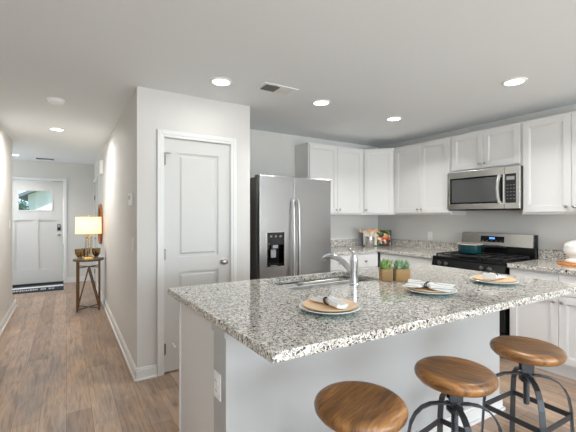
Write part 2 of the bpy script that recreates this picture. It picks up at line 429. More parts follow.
def casing(name, axis, s0, s1, z1, face, out, w=0.057, t=0.018, sill=False, z0=0):
    """door or window casing around an opening; face = coordinate of the wall face, out = +-1 into the room"""
    mb = MB()
    def b(a0, a1, h0, h1, tt):
        f0, f1 = sorted((face, face + out * tt))
        if axis == 'X': mb.box(a0, a1, f0, f1, h0, h1)
        else: mb.box(f0, f1, a0, a1, h0, h1)
    for k, tt in ((0, t * 0.72), (0.02, t)):
        b(s0 - w, s0 - k, z0, z1 + w, tt); b(s1 + k, s1 + w, z0, z1 + w, tt); b(s0 - k, s1 + k, z1 + k, z1 + w, tt)
    return structure(mb, name, M_trim, bevel=0.003)
casing('trim_1', 'X', PD[0], PD[1], PD[3], YP, -1)
casing('trim_2', 'X', FD[0], FD[1], FD[3], YF, -1)
casing('trim_3', 'Y', HD[0], HD[1], HD[3], XH, -1)

def panel_door(mb, w, h, t, panels, depth=0.009):
    """door leaf in local space: x 0..w, front face y=0, back y=t; panels are raised inside a sunk moulding"""
    xs = sorted({0, w, *[p[0] for p in panels], *[p[1] for p in panels]})
    mb.box(0, w, 0.012, t, 0, h)
    zc = sorted({0, h, *[p[2] for p in panels], *[p[3] for p in panels]})
    for i in range(len(xs) - 1):
        for j in range(len(zc) - 1):
            cx, cz = (xs[i] + xs[i + 1]) / 2, (zc[j] + zc[j + 1]) / 2
            if not any(p[0] < cx < p[1] and p[2] < cz < p[3] for p in panels):
                mb.box(xs[i], xs[i + 1], 0, 0.0125, zc[j], zc[j + 1])
    return mb
def raised(mb, x0, x1, z0, z1, g=0.022, y=0.003):
    """bevelled raised field of a moulded panel"""
    a = [(x0, 0.0125, z0), (x1, 0.0125, z0), (x1, 0.0125, z1), (x0, 0.0125, z1)]
    b = [(x0 + g, 0.0125, z0 + g), (x1 - g, 0.0125, z0 + g), (x1 - g, 0.0125, z1 - g), (x0 + g, 0.0125, z1 - g)]
    c = [(x0 + g + .014, y, z0 + g + .014), (x1 - g - .014, y, z0 + g + .014), (x1 - g - .014, y, z1 - g - .014), (x0 + g + .014, y, z1 - g - .014)]
    for k in range(4): mb.poly([b[k], b[(k + 1) % 4], c[(k + 1) % 4], c[k]])
    mb.poly(c)
def knob(parent, x, y, z, m=M_nickel, r=0.027):
    MB().lathe([(r * 1.15, 0), (r * 1.15, -0.006), (r * .38, -0.009), (r * .38, -0.026), (r * .8, -0.034), (r, -0.046), (r * .9, -0.058), (r * .5, -0.064), (0.001, -0.066)], 24, (x, y, z), 'Y').build('door_knob', m, parent, smooth=True)
def hinge(parent, x, y, z, m=M_hinge):
    mb = MB().box(x - 0.014, x + 0.014, y - 0.004, y + 0.003, z - 0.045, z + 0.045)
    mb.lathe([(0.006, -0.05), (0.006, 0.05)], 10, (x, y - 0.007, z)); mb.build('door_hinge', m, parent)

# pantry door (two moulded panels)
d = tag(thing('door_1', 'white two panel pantry door with round nickel knob', 'door', (PD[0] + 0.004, YP + 0.012, 0.012)), kind='structure')
w, h = PD[1] - PD[0] - 0.008, PD[3] - 0.018
pn = [(0.115, w - 0.115, 0.99, h - 0.12), (0.115, w - 0.115, 0.2, 0.86)]
mb = panel_door(MB(), w, h, 0.035, pn)
for p in pn: raised(mb, *p)
mb.build('door_leaf', M_door, d)
knob(d, w - 0.065, 0, 0.925)
for z in (0.2, 1.02, 1.84): hinge(d, 0.0, -0.004, z)
MB().lathe([(0.008, 0), (0.004, -0.008), (0.004, -0.06), (0.009, -0.062), (0.009, -0.075), (0.002, -0.077)], 12, (0.075, 0, 0.23), 'Y').build('door_stop', M_plastic, d, smooth=True)
MB().sweep([(0.0, -0.012, 1.895), (0.03, -0.03, 1.895), (0.055, -0.02, 1.895)], 0.004).build('hinge_pin_stop', M_nickel, d)
structure(MB().box(PD[0], PD[0] + 0.003, YP + 0.002, YP + T, 0, PD[3]).box(PD[1] - 0.003, PD[1], YP + 0.002, YP + T, 0, PD[3]).box(PD[0], PD[1], YP + 0.002, YP + T, PD[3] - 0.003, PD[3]), 'trim_4', M_trim)

# front door (craftsman: one wide light over two tall panels)
fw, fh = FD[1] - FD[0] - 0.016, FD[3] - 0.045
d = tag(thing('door_2', 'white front door with wide glass light and black keypad lock', 'door', (FD[0] + 0.008, YF + 0.02, 0.035)), kind='structure')
gx0, gx1, gz0, gz1 = 0.18, fw - 0.18, 1.43, 1.83
pn = [(0.135, fw / 2 - 0.05, 0.26, 1.24), (fw / 2 + 0.05, fw - 0.135, 0.26, 1.24)]
mb = MB()
mb.prism_xz([(0, 0), (fw, 0), (fw, fh), (0, fh)], 0.022, 0.044, [[(gx0, gz0), (gx1, gz0), (gx1, gz1), (gx0, gz1)]])
mb.prism_xz([(0, 0), (fw, 0), (fw, fh), (0, fh)], 0, 0.0225, [[(gx0, gz0), (gx1, gz0), (gx1, gz1), (gx0, gz1)]] + [[(p[0], p[2]), (p[1], p[2]), (p[1], p[3]), (p[0], p[3])] for p in pn])
for p in pn: mb.box(p[0], p[1], 0.0125, 0.0225, p[2], p[2] + 0.012)
mb.build('door_leaf', M_door, d)
mb = MB()
for a in ((gx0 - .012, gx1 + .012, gz0 - .012, gz0 + .012), (gx0 - .012, gx1 + .012, gz1 - .012, gz1 + .012), (gx0 - .012, gx0 + .012, gz0, gz1), (gx1 - .012, gx1 + .012, gz0, gz1)):
    mb.box(a[0], a[1], -0.008, 0.05, a[2], a[3], 0.003)
lf = mb.build('glass_frame', M_door, d)
box(gx0 + .01, gx1 - .01, 0.018, 0.024, gz0 + .01, gz1 - .01).build('glass_pane', M_glass, lf)
lk = MB().box(fw - 0.098, fw - 0.042, -0.024, 0, 1.03, 1.16, 0.006).build('keypad_lock', M_blackm, d)
box(fw - 0.09, fw - 0.05, -0.0265, -0.0235, 1.095, 1.15, 0.001).build('keypad', M_grey, lk)
knob(d, fw - 0.07, 0, 0.94)
for z in (0.2, 1.0, 1.8): hinge(d, 0.0, -0.004, z)
structure(box(FD[0], FD[1], YF + 0.002, YF + T, 0, 0.03), 'trim_5', M_threshold)

# closet door on the hall wall, close to the entry
d = tag(thing('door_3', 'white closet door at far end of the hall wall', 'door', (XH + 0.012, HD[1] - 0.004, 0.012), R(-90)), kind='structure')
w, h = HD[1] - HD[0] - 0.008, HD[3] - 0.018
pn = [(0.115, w - 0.115, 0.99, h - 0.12), (0.115, w - 0.115, 0.2, 0.86)]
mb = panel_door(MB(), w, h, 0.035, pn)
for p in pn: raised(mb, *p)
mb.build('door_leaf', M_door, d)
knob(d, w - 0.065, 0, 0.925)
for z in (0.2, 1.02, 1.72): hinge(d, 0.0, -0.004, z)

# windows behind the camera
def window(name, axis, s0, s1, z0, z1, t0, t1):
    f = thing(name, None, None); tag(f, kind='structure')
    mb = MB(); g = MB(); mid = (t0 + t1) / 2
    def b(mm, a0, a1, h0, h1, q0, q1):
        if axis == 'X': mm.box(a0, a1, q0, q1, h0, h1)
        else: mm.box(q0, q1, a0, a1, h0, h1)
    for a in ((s0, s0 + .05, z0, z1), (s1 - .05, s1, z0, z1), (s0, s1, z0, z0 + .05), (s0, s1, z1 - .05, z1), ((s0 + s1) / 2 - .03, (s0 + s1) / 2 + .03, z0, z1)):
        b(mb, *a, mid - .03, mid + .03)
    mb.build('window_frame', M_trim, f); b(g, s0 + .05, s1 - .05, z0 + .05, z1 - .05, mid - .003, mid + .003); g.build('window_pane', M_glass, f)
window('window_1', 'X', -0.35, 1.45, 0.35, 2.3, YR - T, YR - 0.02)
window('window_2', 'X', 1.95, 3.75, 0.35, 2.3, YR - T, YR - 0.02)
window('window_3', 'Y', -2.85, -0.95, 0.65, 2.2, XL - T, XL - 0.02)

window('added_window', 'Y', 7.1, 8.2, 0.75, 2.15, -1.9 - T, -1.92)  # unseen entry window, added to carry the fill light for the hall

# outside the front door: porch, lawn, neighbour house and a tree
structure(box(-40, 30, 8.8, 60, -0.4, -0.25), 'ground', M_lawn)
structure(box(-2.5, 2.5, YF + T, 10.4, -0.24, -0.06), 'porch', M_concrete)
hs = thing('neighbour_house', 'cream sided house seen through the front door glass', 'house', (-1.78, 24, -0.25))
MB().prism_xz([(0, 0), (9, 0), (9, 2.75), (4.5, 5.0), (0, 2.75)], 0, 8).build('house_wall', M_siding, hs)
MB().prism_xz([(-0.45, 2.55), (4.5, 5.02), (9.45, 2.55), (9.45, 2.72), (4.5, 5.2), (-0.45, 2.72)], -0.5, 8.5).build('house_roof', M_roof, hs)
tr = thing('garden_tree', 'small green tree seen in the left of the front door glass', 'tree', (-1.27, 15.0, -0.25))
MB().sweep([(0, 0, 0), (0.02, 0, 0.8), (0, 0.03, 1.6)], [0.07, 0.055, 0.03]).build('tree_trunk', M_twine, tr)
mb = MB()
for k in range(420):
    v = Vector((random.gauss(0, 1), random.gauss(0, 1), random.gauss(0, 1))).normalized() * (0.22 * random.random() ** 0.4)
    c = Vector((v.x * 0.85, v.y * 0.85, 1.8 + v.z * 1.6)); a = Vector((random.uniform(-1, 1), random.uniform(-1, 1), random.uniform(-1, 1))).normalized() * 0.05
    b = a.cross(Vector((random.uniform(-1, 1), random.uniform(-1, 1), random.uniform(-1, 1)))).normalized() * 0.026
    mb.poly([c - a, c + b, c + a, c - b])
mb.build('tree_foliage', M_tree, tr)

# ---------------------------------------------------------------- ceiling fixtures
CANS = [(1.05, 2.70, 'round recessed ceiling downlight just left of the ceiling vent, in front of the pantry door'),
        (2.05, 2.70, 'round recessed ceiling downlight just right of the ceiling vent, before the fridge'),
        (3.07, 2.72, 'round recessed ceiling downlight before the corner wall cabinets, smallest of the kitchen lights'),
        (3.04, 1.46, 'round recessed ceiling downlight above the aisle before the microwave'),
        (-0.10, 5.26, 'round recessed ceiling downlight in the hallway beyond the smoke detector'),
        (-0.78, 7.86, 'round recessed ceiling downlight in the entry, nearest the front door'),
        (0.7, -0.9, None), (2.6, -0.9, None), (0.7, -3.0, None), (2.6, -3.0, None)]  # last four are unseen extras, added to help light the room
can0 = thing('ceiling_light', CANS[0][2], 'ceiling light', (0, 0, H), 0, 'recessed ceiling lights')
MB().lathe([(0.066, 0), (0.066, -0.004), (0.070, -0.010), (0.086, -0.006), (0.090, 0.0)], 40, cap=False).build('light_trim', M_plastic, can0, smooth=True)
MB().lathe([(0.067, -0.001), (0.067, -0.005), (0.03, -0.0065), (0.001, -0.007)], 40).build('light_lens', M_canlens, can0, smooth=True)
for i, (x, y, lab) in enumerate(CANS):
    o = can0 if i == 0 else copy_tree(can0)
    o.location = (x, y, H); o['label'] = lab or 'added recessed ceiling downlight out of view behind the camera'
    area('downlight', (x, y, H - 0.016), (0, 0, 0), 0.12, 0.12, CAN_W * (2.5 if i == 4 else 1.2 if i == 5 else 0.30 if i == 0 else 1.08), CAN_COL, 'DISK', 172 if i in (0, 4) else 130)

v = thing('ceiling_vent', 'white rectangular ceiling air vent between two downlights', 'vent', (1.515, 2.605, H))
box(-0.165, 0.165, -0.085, 0.085, -0.006, 0, 0.002).build('vent_frame', M_plastic, v)
for k, (x0, x1, m) in enumerate(((-0.135, -0.005, M_grille), (0.005, 0.135, M_plastic))):  # left bank greyed: the shade in its slats is put into the colour
    mb = MB()
    if k == 0:
        mb.box(x0, x1, -0.06, 0.06, -0.0075, -0.0062)  # grey sheet standing in for the shade between the slats
    for j in range(9):
        x = x0 + 0.008 + j * 0.0142
        mb.box(-0.0045, 0.0045, -0.06, 0.06, -0.0006, 0.0006, mtx=Matrix.Translation((x, 0, -0.010)) @ Matrix.Rotation(R(40 if k == 0 else -40), 4, 'Y'))
    mb.build('vent_louver', m, v)
v = thing('ceiling_vent', 'small white air vent in the entry ceiling by the front door', 'vent', (-0.34, 8.1, H))
box(-0.17, 0.17, -0.08, 0.08, -0.006, 0, 0.002).build('vent_frame', M_plastic, v)
mb = MB()
for j in range(8): mb.box(-0.14, 0.14, -0.005, 0.005, -0.0006, 0.0006, mtx=Matrix.Translation((0, -0.056 + j * 0.016, -0.010)) @ Matrix.Rotation(R(40), 4, 'X'))
mb.build('vent_louver', M_grille, v)
s_ = thing('smoke_detector', 'white round smoke detector on the hallway ceiling', 'smoke detector', (-0.085, 3.93, H))
MB().lathe([(0.075, 0), (0.075, -0.008), (0.066, -0.012), (0.062, -0.03), (0.05, -0.038), (0.001, -0.04)], 36).build('detector_case', M_plastic, s_, smooth=True)
MB().lathe([(0.03, -0.0385), (0.028, -0.044), (0.02, -0.0455), (0.001, -0.046)], 24).build('test_button', M_plastic, s_, smooth=True)

# ---------------------------------------------------------------- cabinets
def knob_small(parent, x, y, z):
    return MB().lathe([(0.007, 0), (0.006, -0.010), (0.008, -0.014), (0.0145, -0.019), (0.0145, -0.024), (0.010, -0.028), (0.001, -0.029)], 16, (x, y, z), 'Y').build('knob', M_nickel, parent, smooth=True)
def shaker(parent, x0, x1, z0, z1, kx=None, kz=None, name='cabinet_door', rail=0.058):
    mb = MB(); t = 0.02
    mb.box(x0, x1, -0.011, -0.001, z0, z1)
    mb.box(x0, x0 + rail, -t, -0.0105, z0, z1, 0.0015, 1); mb.box(x1 - rail, x1, -t, -0.0105, z0, z1, 0.0015, 1)
    mb.box(x0 + rail, x1 - rail, -t, -0.0105, z0, z0 + rail, 0.0015, 1); mb.box(x0 + rail, x1 - rail, -t, -0.0105, z1 - rail, z1, 0.0015, 1)
    # thin bead inside the frame
    for a in ((x0 + rail, x0 + rail + .009, z0 + rail, z1 - rail), (x1 - rail - .009, x1 - rail, z0 + rail, z1 - rail), (x0 + rail, x1 - rail, z0 + rail, z0 + rail + .009), (x0 + rail, x1 - rail, z1 - rail - .009, z1 - rail)):
        mb.box(a[0], a[1], -0.0155, -0.0105, a[2], a[3])
    o = mb.build(name, M_cab, parent)
    if kx is not None: knob_small(o, kx, -t, kz)
    return o
ZU0, ZU1 = 1.378, 2.30
def upper(label, loc, rz, w, z0=ZU0, depth=0.305, doors=2):
    c = thing('wall_cabinet', label, 'cabinet', (loc[0], loc[1], 0), rz, 'white wall cabinets')
    box(0, w, 0, depth - 0.002, z0, ZU1, 0.0015).build('cabinet_body', M_cab, c)
    e, g = 0.012, 0.002; mid = w / 2
    zb, zt = z0 + 0.024, ZU1 - 0.018
    if doors == 2:
        shaker(c, e, mid - g, zb, zt, mid - 0.03, zb + 0.045); shaker(c, mid + g, w - e, zb, zt, mid + 0.03, zb + 0.045)
    return c
YU, XU = YB - 0.305, XR - 0.305
upper('white two door wall cabinet beside and above the fridge', (2.60, YU), 0, 0.938)
upper('white two door wall cabinet between the corner cabinet and the microwave', (XU, YB - 0.612), R(-90), 0.848)
upper('short white two door wall cabinet directly above the microwave', (XU, 2.538), R(-90), 0.763, 1.862)
upper('white tall wall cabinet right of the microwave', (XU, 1.773), R(-90), 0.82)
# diagonal corner cabinet
c = thing('wall_cabinet', 'white single door wall cabinet set diagonally in the corner', 'cabinet', (XR - 0.61, YU, 0), R(-45), 'white wall cabinets')
k2 = math.sqrt(0.5)
def loc45(x, y): dx, dy = x - (XR - 0.61), y - YU; return (dx * k2 - dy * k2, dx * k2 + dy * k2)
MB().prism([loc45(XR - 0.61, YU), loc45(XU, YB - 0.61), loc45(XR - .002, YB - 0.61), loc45(XR - .002, YB - .002), loc45(XR - 0.61, YB - .002)], ZU0, ZU1).build('cabinet_body', M_cab, c)
dw = 0.305 * math.sqrt(2)
shaker(c, 0.022, dw - 0.022, ZU0 + 0.024, ZU1 - 0.018, 0.022 + 0.03, ZU0 + 0.069)

ZC0, ZC = 0.882, 0.92        # counter underside and top
def base_cab(label, loc, rz, w, doors=2, depth=0.608):
    c = thing('base_cabinet', label, 'cabinet', (loc[0], loc[1], 0), rz, 'white base cabinets')
    MB().box(0, w, 0, depth, 0.105, ZC0 - 0.001).box(0.0, w, 0.05, depth, 0, 0.105).build('cabinet_body', M_cab, c)
    e, g = 0.012, 0.002; mid = w / 2
    def drawer(x0, x1):
        mb = MB().box(x0, x1, -0.02, -0.001, 0.70, 0.862, 0.002, 1); o = mb.build('drawer_front', M_cab, c); knob_small(o, (x0 + x1) / 2, -0.02, 0.781)
    if doors == 2:
        drawer(e, mid - g); drawer(mid + g, w - e)
        shaker(c, e, mid - g, 0.13, 0.688, mid - 0.03, 0.64); shaker(c, mid + g, w - e, 0.13, 0.688, mid + 0.03, 0.64)
    else:
        drawer(e, w - e); shaker(c, e, w - e, 0.13, 0.688, w - e - 0.03, 0.64)
    return c
XB, YBc = XR - 0.61, YB - 0.61
base_cab('white base cabinet against the back wall, right of the fridge', (2.60, YBc), 0, 0.912)
base_cab('white base cabinet between the corner and the left side of the range', (XB, YBc - 0.026), R(-90), 0.814)
base_cab('white base cabinet right of the range with a pair of knobs', (XB, 1.742), R(-90), 0.80)

w_ = thing('corner_worktop', 'L shaped speckled granite worktop running from fridge to range', 'worktop')
MB().prism([(2.585, 3.365), (3.47, 3.365), (3.505, 3.33), (3.505, 2.551), (XR - .001, 2.551), (XR - .001, YB - .001), (2.585, YB - .001)], ZC0, ZC).build('worktop_slab', M_granite, w_, bevel=0.004)
box(2.585, XR - .022, YB - .021, YB - .001, ZC, 1.022, 0.002).build('backsplash', M_granite, w_)
box(XR - .021, XR - .001, 2.551, YB - .001, ZC, 1.022, 0.002).build('backsplash', M_granite, w_)
w_ = thing('side_worktop', 'speckled granite worktop right of the range', 'worktop')
box(3.505, XR - .001, 0.92, 1.748, ZC0, ZC, 0.004).build('worktop_slab', M_granite, w_)
box(XR - .021, XR - .001, 0.92, 1.748, ZC, 1.022, 0.002).build('backsplash', M_granite, w_)

# ---------------------------------------------------------------- fridge (side by side)
FX0, FX1, FY, FH = 1.64, 2.545, 3.17, 1.775
f = thing('refrigerator', 'stainless steel side by side refrigerator with water dispenser', 'refrigerator', (FX0, FY, 0))
fw = FX1 - FX0; sp = 0.402
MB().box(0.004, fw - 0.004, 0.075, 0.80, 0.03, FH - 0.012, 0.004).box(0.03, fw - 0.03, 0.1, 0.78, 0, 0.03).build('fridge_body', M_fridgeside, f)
dispx0, dispx1, dz0, dz1 = 0.082, 0.288, 0.845, 1.195
mb = MB()
ed = 0.006
mb.prism_xz([(0, .06), (sp - .003, .06), (sp - .003, FH), (0, FH)], 0, 0.055, [[(dispx0 - .002, dz0 - .002), (dispx1 + .002, dz0 - .002), (dispx1 + .002, dz1 + .002), (dispx0 - .002, dz1 + .002)]])
mb.box(0.002, sp - .005, 0.0555, 0.07, 0.062, FH - .002)
fd = mb.build('freezer_door', M_steel, f, bevel=0.005)
dp = MB()
dp.box(dispx0, dispx1, -0.003, 0.012, dz0 + .22, dz1, 0.002); dp.box(dispx0, dispx0 + 0.012, -0.003, 0.055, dz0, dz0 + .222); dp.box(dispx1 - 0.012, dispx1, -0.003, 0.055, dz0, dz0 + .222)
dp.box(dispx0, dispx1, 0.045, 0.0545, dz0, dz0 + .222); dp.box(dispx0, dispx1, -0.003, 0.055, dz0, dz0 + 0.02)
dpo = dp.build('water_dispenser', M_bglass, f)
box(dispx0 + .07, dispx1 - .075, 0.0, 0.04, dz0 + .185, dz0 + .23, 0.004).build('ice_chute', M_grey, dpo)
box(dispx0 + .055, dispx0 + .115, 0.012, 0.035, dz0 + .09, dz0 + .175, 0.004).build('dispenser_paddle', M_grey, dpo)
for k in range(3): box(dispx0 + 0.035 + k * 0.055, dispx0 + 0.06 + k * 0.055, -0.0045, -0.003, dz1 - .05, dz1 - .032).build('dispenser_button', M_grille, dpo)
box(dispx0 + 0.04, dispx1 - 0.09, -0.0045, -0.003, dz0 + .006, dz0 + .013).build('drip_tray', M_grey, dpo)
mb = MB()
for a in ((dispx0 - .006, dispx0, dz0 - .006, dz1 + .006), (dispx1, dispx1 + .006, dz0 - .006, dz1 + .006), (dispx0 - .006, dispx1 + .006, dz0 - .006, dz0), (dispx0 - .006, dispx1 + .006, dz1, dz1 + .006)):
    mb.box(a[0], a[1], -0.004, 0.01, a[2], a[3])
mb.build('dispenser_bezel', M_steel2, dpo)
box(sp + 0.003, fw, 0, 0.07, 0.06, FH, ed).build('fridge_door', M_steel, f)
for (x, par) in ((sp - 0.028, f), (sp + 0.036, f)):
    pts = [(x, -0.002, 1.535), (x, -0.03, 1.515), (x, -0.045, 1.44), (x, -0.055, 1.08), (x, -0.045, 0.60), (x, -0.03, 0.525), (x, -0.002, 0.505)]
    MB().sweep(pts, 0.034, 0.018, up=(1, 0, 0)).build('door_handle', M_handle, par, bevel=0.006)
for hx in (0.02, fw - 0.09): box(hx, hx + .07, 0.072, 0.15, FH - 0.012, FH + 0.012, 0.004).build('hinge_cover', M_fridgeside, f)
box(0.01, fw - 0.01, 0.03, 0.09, 0.0, 0.055).build('toe_grille', M_blackm, f)

# ---------------------------------------------------------------- microwave over the range
mw = thing('microwave', 'stainless steel over range microwave with dark glass door', 'microwave', (XR - 0.395, 2.532, 0), R(-90))
W0, Z0, Z1 = 0.778, 1.425, 1.858
box(0, W0, 0.02, 0.394, Z0, Z1, 0.003).build('microwave_case', M_blackm, mw)
dwid = 0.632
mb = MB(); fr = 0.058
R4 = lambda x0, x1, z0, z1: [(x0, z0), (x1, z0), (x1, z1), (x0, z1)]
mb.prism_xz(R4(0, dwid, Z0 + .012, Z1), 0, 0.02, [R4(0.032, dwid - .012, Z0 + fr + .012, Z1 - fr - .015)])
md = mb.build('microwave_door', M_steel2, mw, bevel=0.002)
box(0.032, dwid - .012, 0.003, 0.0125, Z0 + fr + .012, Z1 - fr - .015, 0.002).build('door_glass', M_bglass, md)
box(0.055, dwid - 0.075, 0.001, 0.0035, Z0 + fr + .03, Z1 - fr - .032).build('door_window', M_mglass, md)
x = dwid - 0.035
MB().sweep([(x, 0.004, Z0 + .07), (x, -0.03, Z0 + .08), (x - .004, -0.045, Z0 + .13), (x - .006, -0.05, (Z0 + Z1) / 2), (x - .004, -0.045, Z1 - .14), (x, -0.03, Z1 - .09), (x, 0.004, Z1 - .08)], 0.036, 0.016, up=(1, 0, 0)).build('door_handle', M_handle, md, bevel=0.005)
mb = MB().prism_xz(R4(dwid + .003, W0, Z0 + .012, Z1), 0, 0.02, [R4(dwid + .008, W0 - .034, Z0 + fr + .012, Z1 - fr - .015)])
cp = mb.build('control_panel', M_steel2, mw, bevel=0.002)
box(dwid + .008, W0 - .034, 0.003, 0.0125, Z0 + fr + .012, Z1 - fr - .015, 0.002).build('control_glass', M_blackm, cp)
box(dwid + .022, W0 - .05, 0.0015, 0.0035, Z1 - fr - .075, Z1 - fr - .04).build('clock_display', M_grey, cp)
for r_ in range(5):
    for q in range(3): box(dwid + .024 + q * .03, dwid + .040 + q * .03, 0.0018, 0.0035, Z0 + fr + .05 + r_ * .034, Z0 + fr + .058 + r_ * .034).build('key_button', M_grille, cp)
box(0.01, W0 - 0.01, 0.012, 0.06, Z0 - 0.002, Z0 + .012).build('bottom_lip', M_blackm, mw)

# ---------------------------------------------------------------- gas range
rg = thing('gas_range', 'black and stainless gas range between granite worktops', 'range', (3.475, 2.542, 0), R(-90))
RW = 0.786; RD = XR - 3.475 - 0.012
MB().box(0.004, RW - .004, 0.045, RD, 0.055, 0.905).build('range_body', M_black, rg)
for x in (0.04, RW - 0.08):
    for y in (0.1, RD - 0.1): MB().lathe([(0.018, 0), (0.018, 0.06)], 12, (x + .02, y, 0)).build('range_foot', M_blackm, rg)
od = MB().box(0.006, RW - .006, 0.005, 0.045, 0.265, 0.775, 0.005).build('oven_door', M_black, rg)
box(0.12, RW - 0.12, 0.002, 0.006, 0.36, 0.64).build('oven_window', M_bglass, od)
mb = MB().sweep([(0.05, -0.045, 0.735), (RW - .05, -0.045, 0.735)], 0.013)
for x in (0.075, RW - .075): mb.sweep([(x, 0.006, 0.735), (x, -0.045, 0.735)], 0.010)
mb.build('oven_handle', M_steel2, od, smooth=True)
box(0.006, RW - .006, 0.008, 0.045, 0.085, 0.255, 0.004).build('storage_drawer', M_black, rg)
# sloping control panel with four knobs
mb = MB(); A = [(0.0, 0.79), (-0.005, 0.80), (0.03, 0.895), (0.07, 0.905), (0.07, 0.79)]
v0 = [mb.bm.verts.new((0.002, y, z)) for y, z in A]; v1 = [mb.bm.verts.new((RW - .002, y, z)) for y, z in A]
mb.bm.faces.new(v0); mb.bm.faces.new(v1[::-1])
for k in range(5): mb.bm.faces.new((v0[k], v0[(k + 1) % 5], v1[(k + 1) % 5], v1[k]))
fp = mb.build('control_front', M_black, rg)
for x in (0.10, 0.18, RW - 0.22, RW - 0.14):
    k_ = MB().lathe([(0.019, 0), (0.017, -0.018), (0.013, -0.024), (0.001, -0.025)], 20, (0, 0, 0), 'Y')
    k_.box(-0.004, 0.004, -0.034, -0.02, -0.018, 0.018, 0.002)
    o = k_.build('range_knob', M_knobdark, fp, smooth=True, loc=(x, 0.011, 0.846)); o.rotation_euler = (R(-20), 0, 0)
ct = MB().box(0, RW, 0.02, RD - 0.07, 0.895, 0.918, 0.005).build('cooktop', M_black, rg)
for bx, by in ((0.19, 0.17), (0.19, 0.44), (RW - 0.19, 0.17), (RW - 0.19, 0.44), (RW / 2, 0.30)):
    MB().lathe([(0.05, 0.918), (0.05, 0.924), (0.036, 0.926), (0.036, 0.934), (0.001, 0.936)], 24, (bx, by, 0)).build('burner', M_iron, ct, smooth=True)
for gx0, gx1 in ((0.03, 0.265), (0.272, RW - 0.272), (RW - 0.265, RW - 0.03)):
    mb = MB(); y0, y1 = 0.05, RD - 0.12; z0, z1 = 0.936, 0.950
    for yy in (y0, (y0 + y1) / 2, y1): mb.box(gx0, gx1, yy - .006, yy + .006, z0, z1, 0.002, 1)
    for xx in (gx0 + .006, (gx0 + gx1) / 2, gx1 - .006): mb.box(xx - .006, xx + .006, y0, y1, z0, z1, 0.002, 1)
    for xx in (gx0 + .008, gx1 - .008):
        for yy in (y0 + .004, y1 - .004): mb.box(xx - .006, xx + .006, yy - .006, yy + .006, 0.916, z0)
    mb.build('burner_grate', M_iron, ct)
bgd = MB().box(0.0, RW, RD - 0.07, RD, 0.90, 1.03, 0.003).box(0.0, RW, RD - 0.035, RD, 1.02, 1.165).build('backguard', M_black, rg)
mb = MB(); A = [(RD - 0.095, 1.03), (RD - 0.075, 1.17), (RD - 0.035, 1.178), (RD - 0.035, 1.03)]
v0 = [mb.bm.verts.new((0.0, y, z)) for y, z in A]; v1 = [mb.bm.verts.new((RW - 0.014, y, z)) for y, z in A]
mb.bm.faces.new(v0); mb.bm.faces.new(v1[::-1])
for k in range(4): mb.bm.faces.new((v0[k], v0[(k + 1) % 4], v1[(k + 1) % 4], v1[k]))
bp = mb.build('backguard_panel', M_steel2, rg, bevel=0.003)
sl = Matrix.Translation((0, RD - 0.086, 1.10)) @ Matrix.Rotation(R(-8.1), 4, 'X')
dsp = MB().box(0.235, 0.49, -0.005, 0.004, -0.03, 0.036, mtx=sl).build('control_display', M_display, bp)
mb = MB()
for q in (0.335, 0.350, 0.366, 0.381):
    for a in ((0, .0025, -.0, .010), (0, .0025, .010, .02), (.008, .0105, 0, .010), (.008, .0105, .010, .02), (0, .0105, .018, .0205)): mb.box(q + a[0], q + a[1], -0.0065, -0.004, a[2] + .002, a[3] + .002, mtx=sl)
mb.build('clock_digits', M_blue, dsp)
for q in range(5): MB().box(0.25 + q * .05, 0.272 + q * .05, -0.0062, -0.004, -0.02, -0.014, mtx=sl).build('touch_button', M_grille, dsp)

# ---------------------------------------------------------------- island
IA, IB, IC, ID = (0.571, 1.013), (2.845, 0.935), (2.815, 2.185), (0.53, 2.263)
BA, BB, BC, BD = (0.574, 1.42), (2.60, 1.347), (2.60, 2.03), (0.553, 2.063)
def lerp(a, b, t): return (a[0] + (b[0] - a[0]) * t, a[1] + (b[1] - a[1]) * t)
SINK = (1.16, 1.885, 1.785, 2.185)
isl = thing('kitchen_island', 'long white kitchen island under a speckled granite top', 'kitchen island')
sA, sB = lerp(BA, BD, 0.21), lerp(BB, BC, 0.21)
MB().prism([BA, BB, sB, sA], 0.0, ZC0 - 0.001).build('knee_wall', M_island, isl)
sh = [(0.0015, 0.001)]
mb = MB()
E0, E1 = (sA[0] + 0.004, sA[1] + .001), (BB[0] - 0.004, sB[1] + .001)
# cabinet run behind the knee wall: left side, right side, back, floor (open above for the sink bowls)
mb.prism([E0, (E0[0] + 0.03, E0[1]), (BD[0] + .036, BD[1] - .02), (BD[0] + .006, BD[1] - .02)], 0, ZC0 - .001)
mb.prism([(BB[0] - .034, sB[1] + .001), (BB[0] - .004, sB[1] + .001), (BC[0] - .004, BC[1] - .02), (BC[0] - .034, BC[1] - .02)], 0, ZC0 - .001)
mb.prism([(BD[0] + .006, BD[1] - .02), (BC[0] - .004, BC[1] - .02), (BC[0] - .004, BC[1]), (BD[0] + .006, BD[1])], 0.1, ZC0 - .001)
mb.prism([(BD[0] + .03, sA[1] + .004), (BC[0] - .03, sB[1] + .06), (BC[0] - .03, BC[1] - .06), (BD[0] + .03, BD[1] - .06)], 0.0, 0.12)
mb.build('cabinet_body', M_cab, isl)
MB().prism([(BD[0] - .002, BD[1] - .004), (BD[0] + .012, BD[1] - .004), (BD[0] + .012, BD[1] + .012), (BD[0] - .002, BD[1] + .012)], 0.0, ZC0 - .001).build('corner_stile', M_cab, isl)
def off_quad(d_, z0, z1):
    a, b, c_, e = BA, BB, sB, sA
    return MB().prism([(a[0] - d_, a[1] - d_), (b[0] + d_, b[1] - d_), (c_[0] + d_, c_[1] - .002), (e[0] - d_, e[1] - .002)], z0, z1,
                      [[(a[0] + .001, a[1] + .001), (b[0] - .001, b[1] + .001), (c_[0] - .001, c_[1] - .004), (e[0] + .001, e[1] - .004)]])
off_quad(0.014, 0.0, 0.09).build('island_baseboard', M_trim, isl)
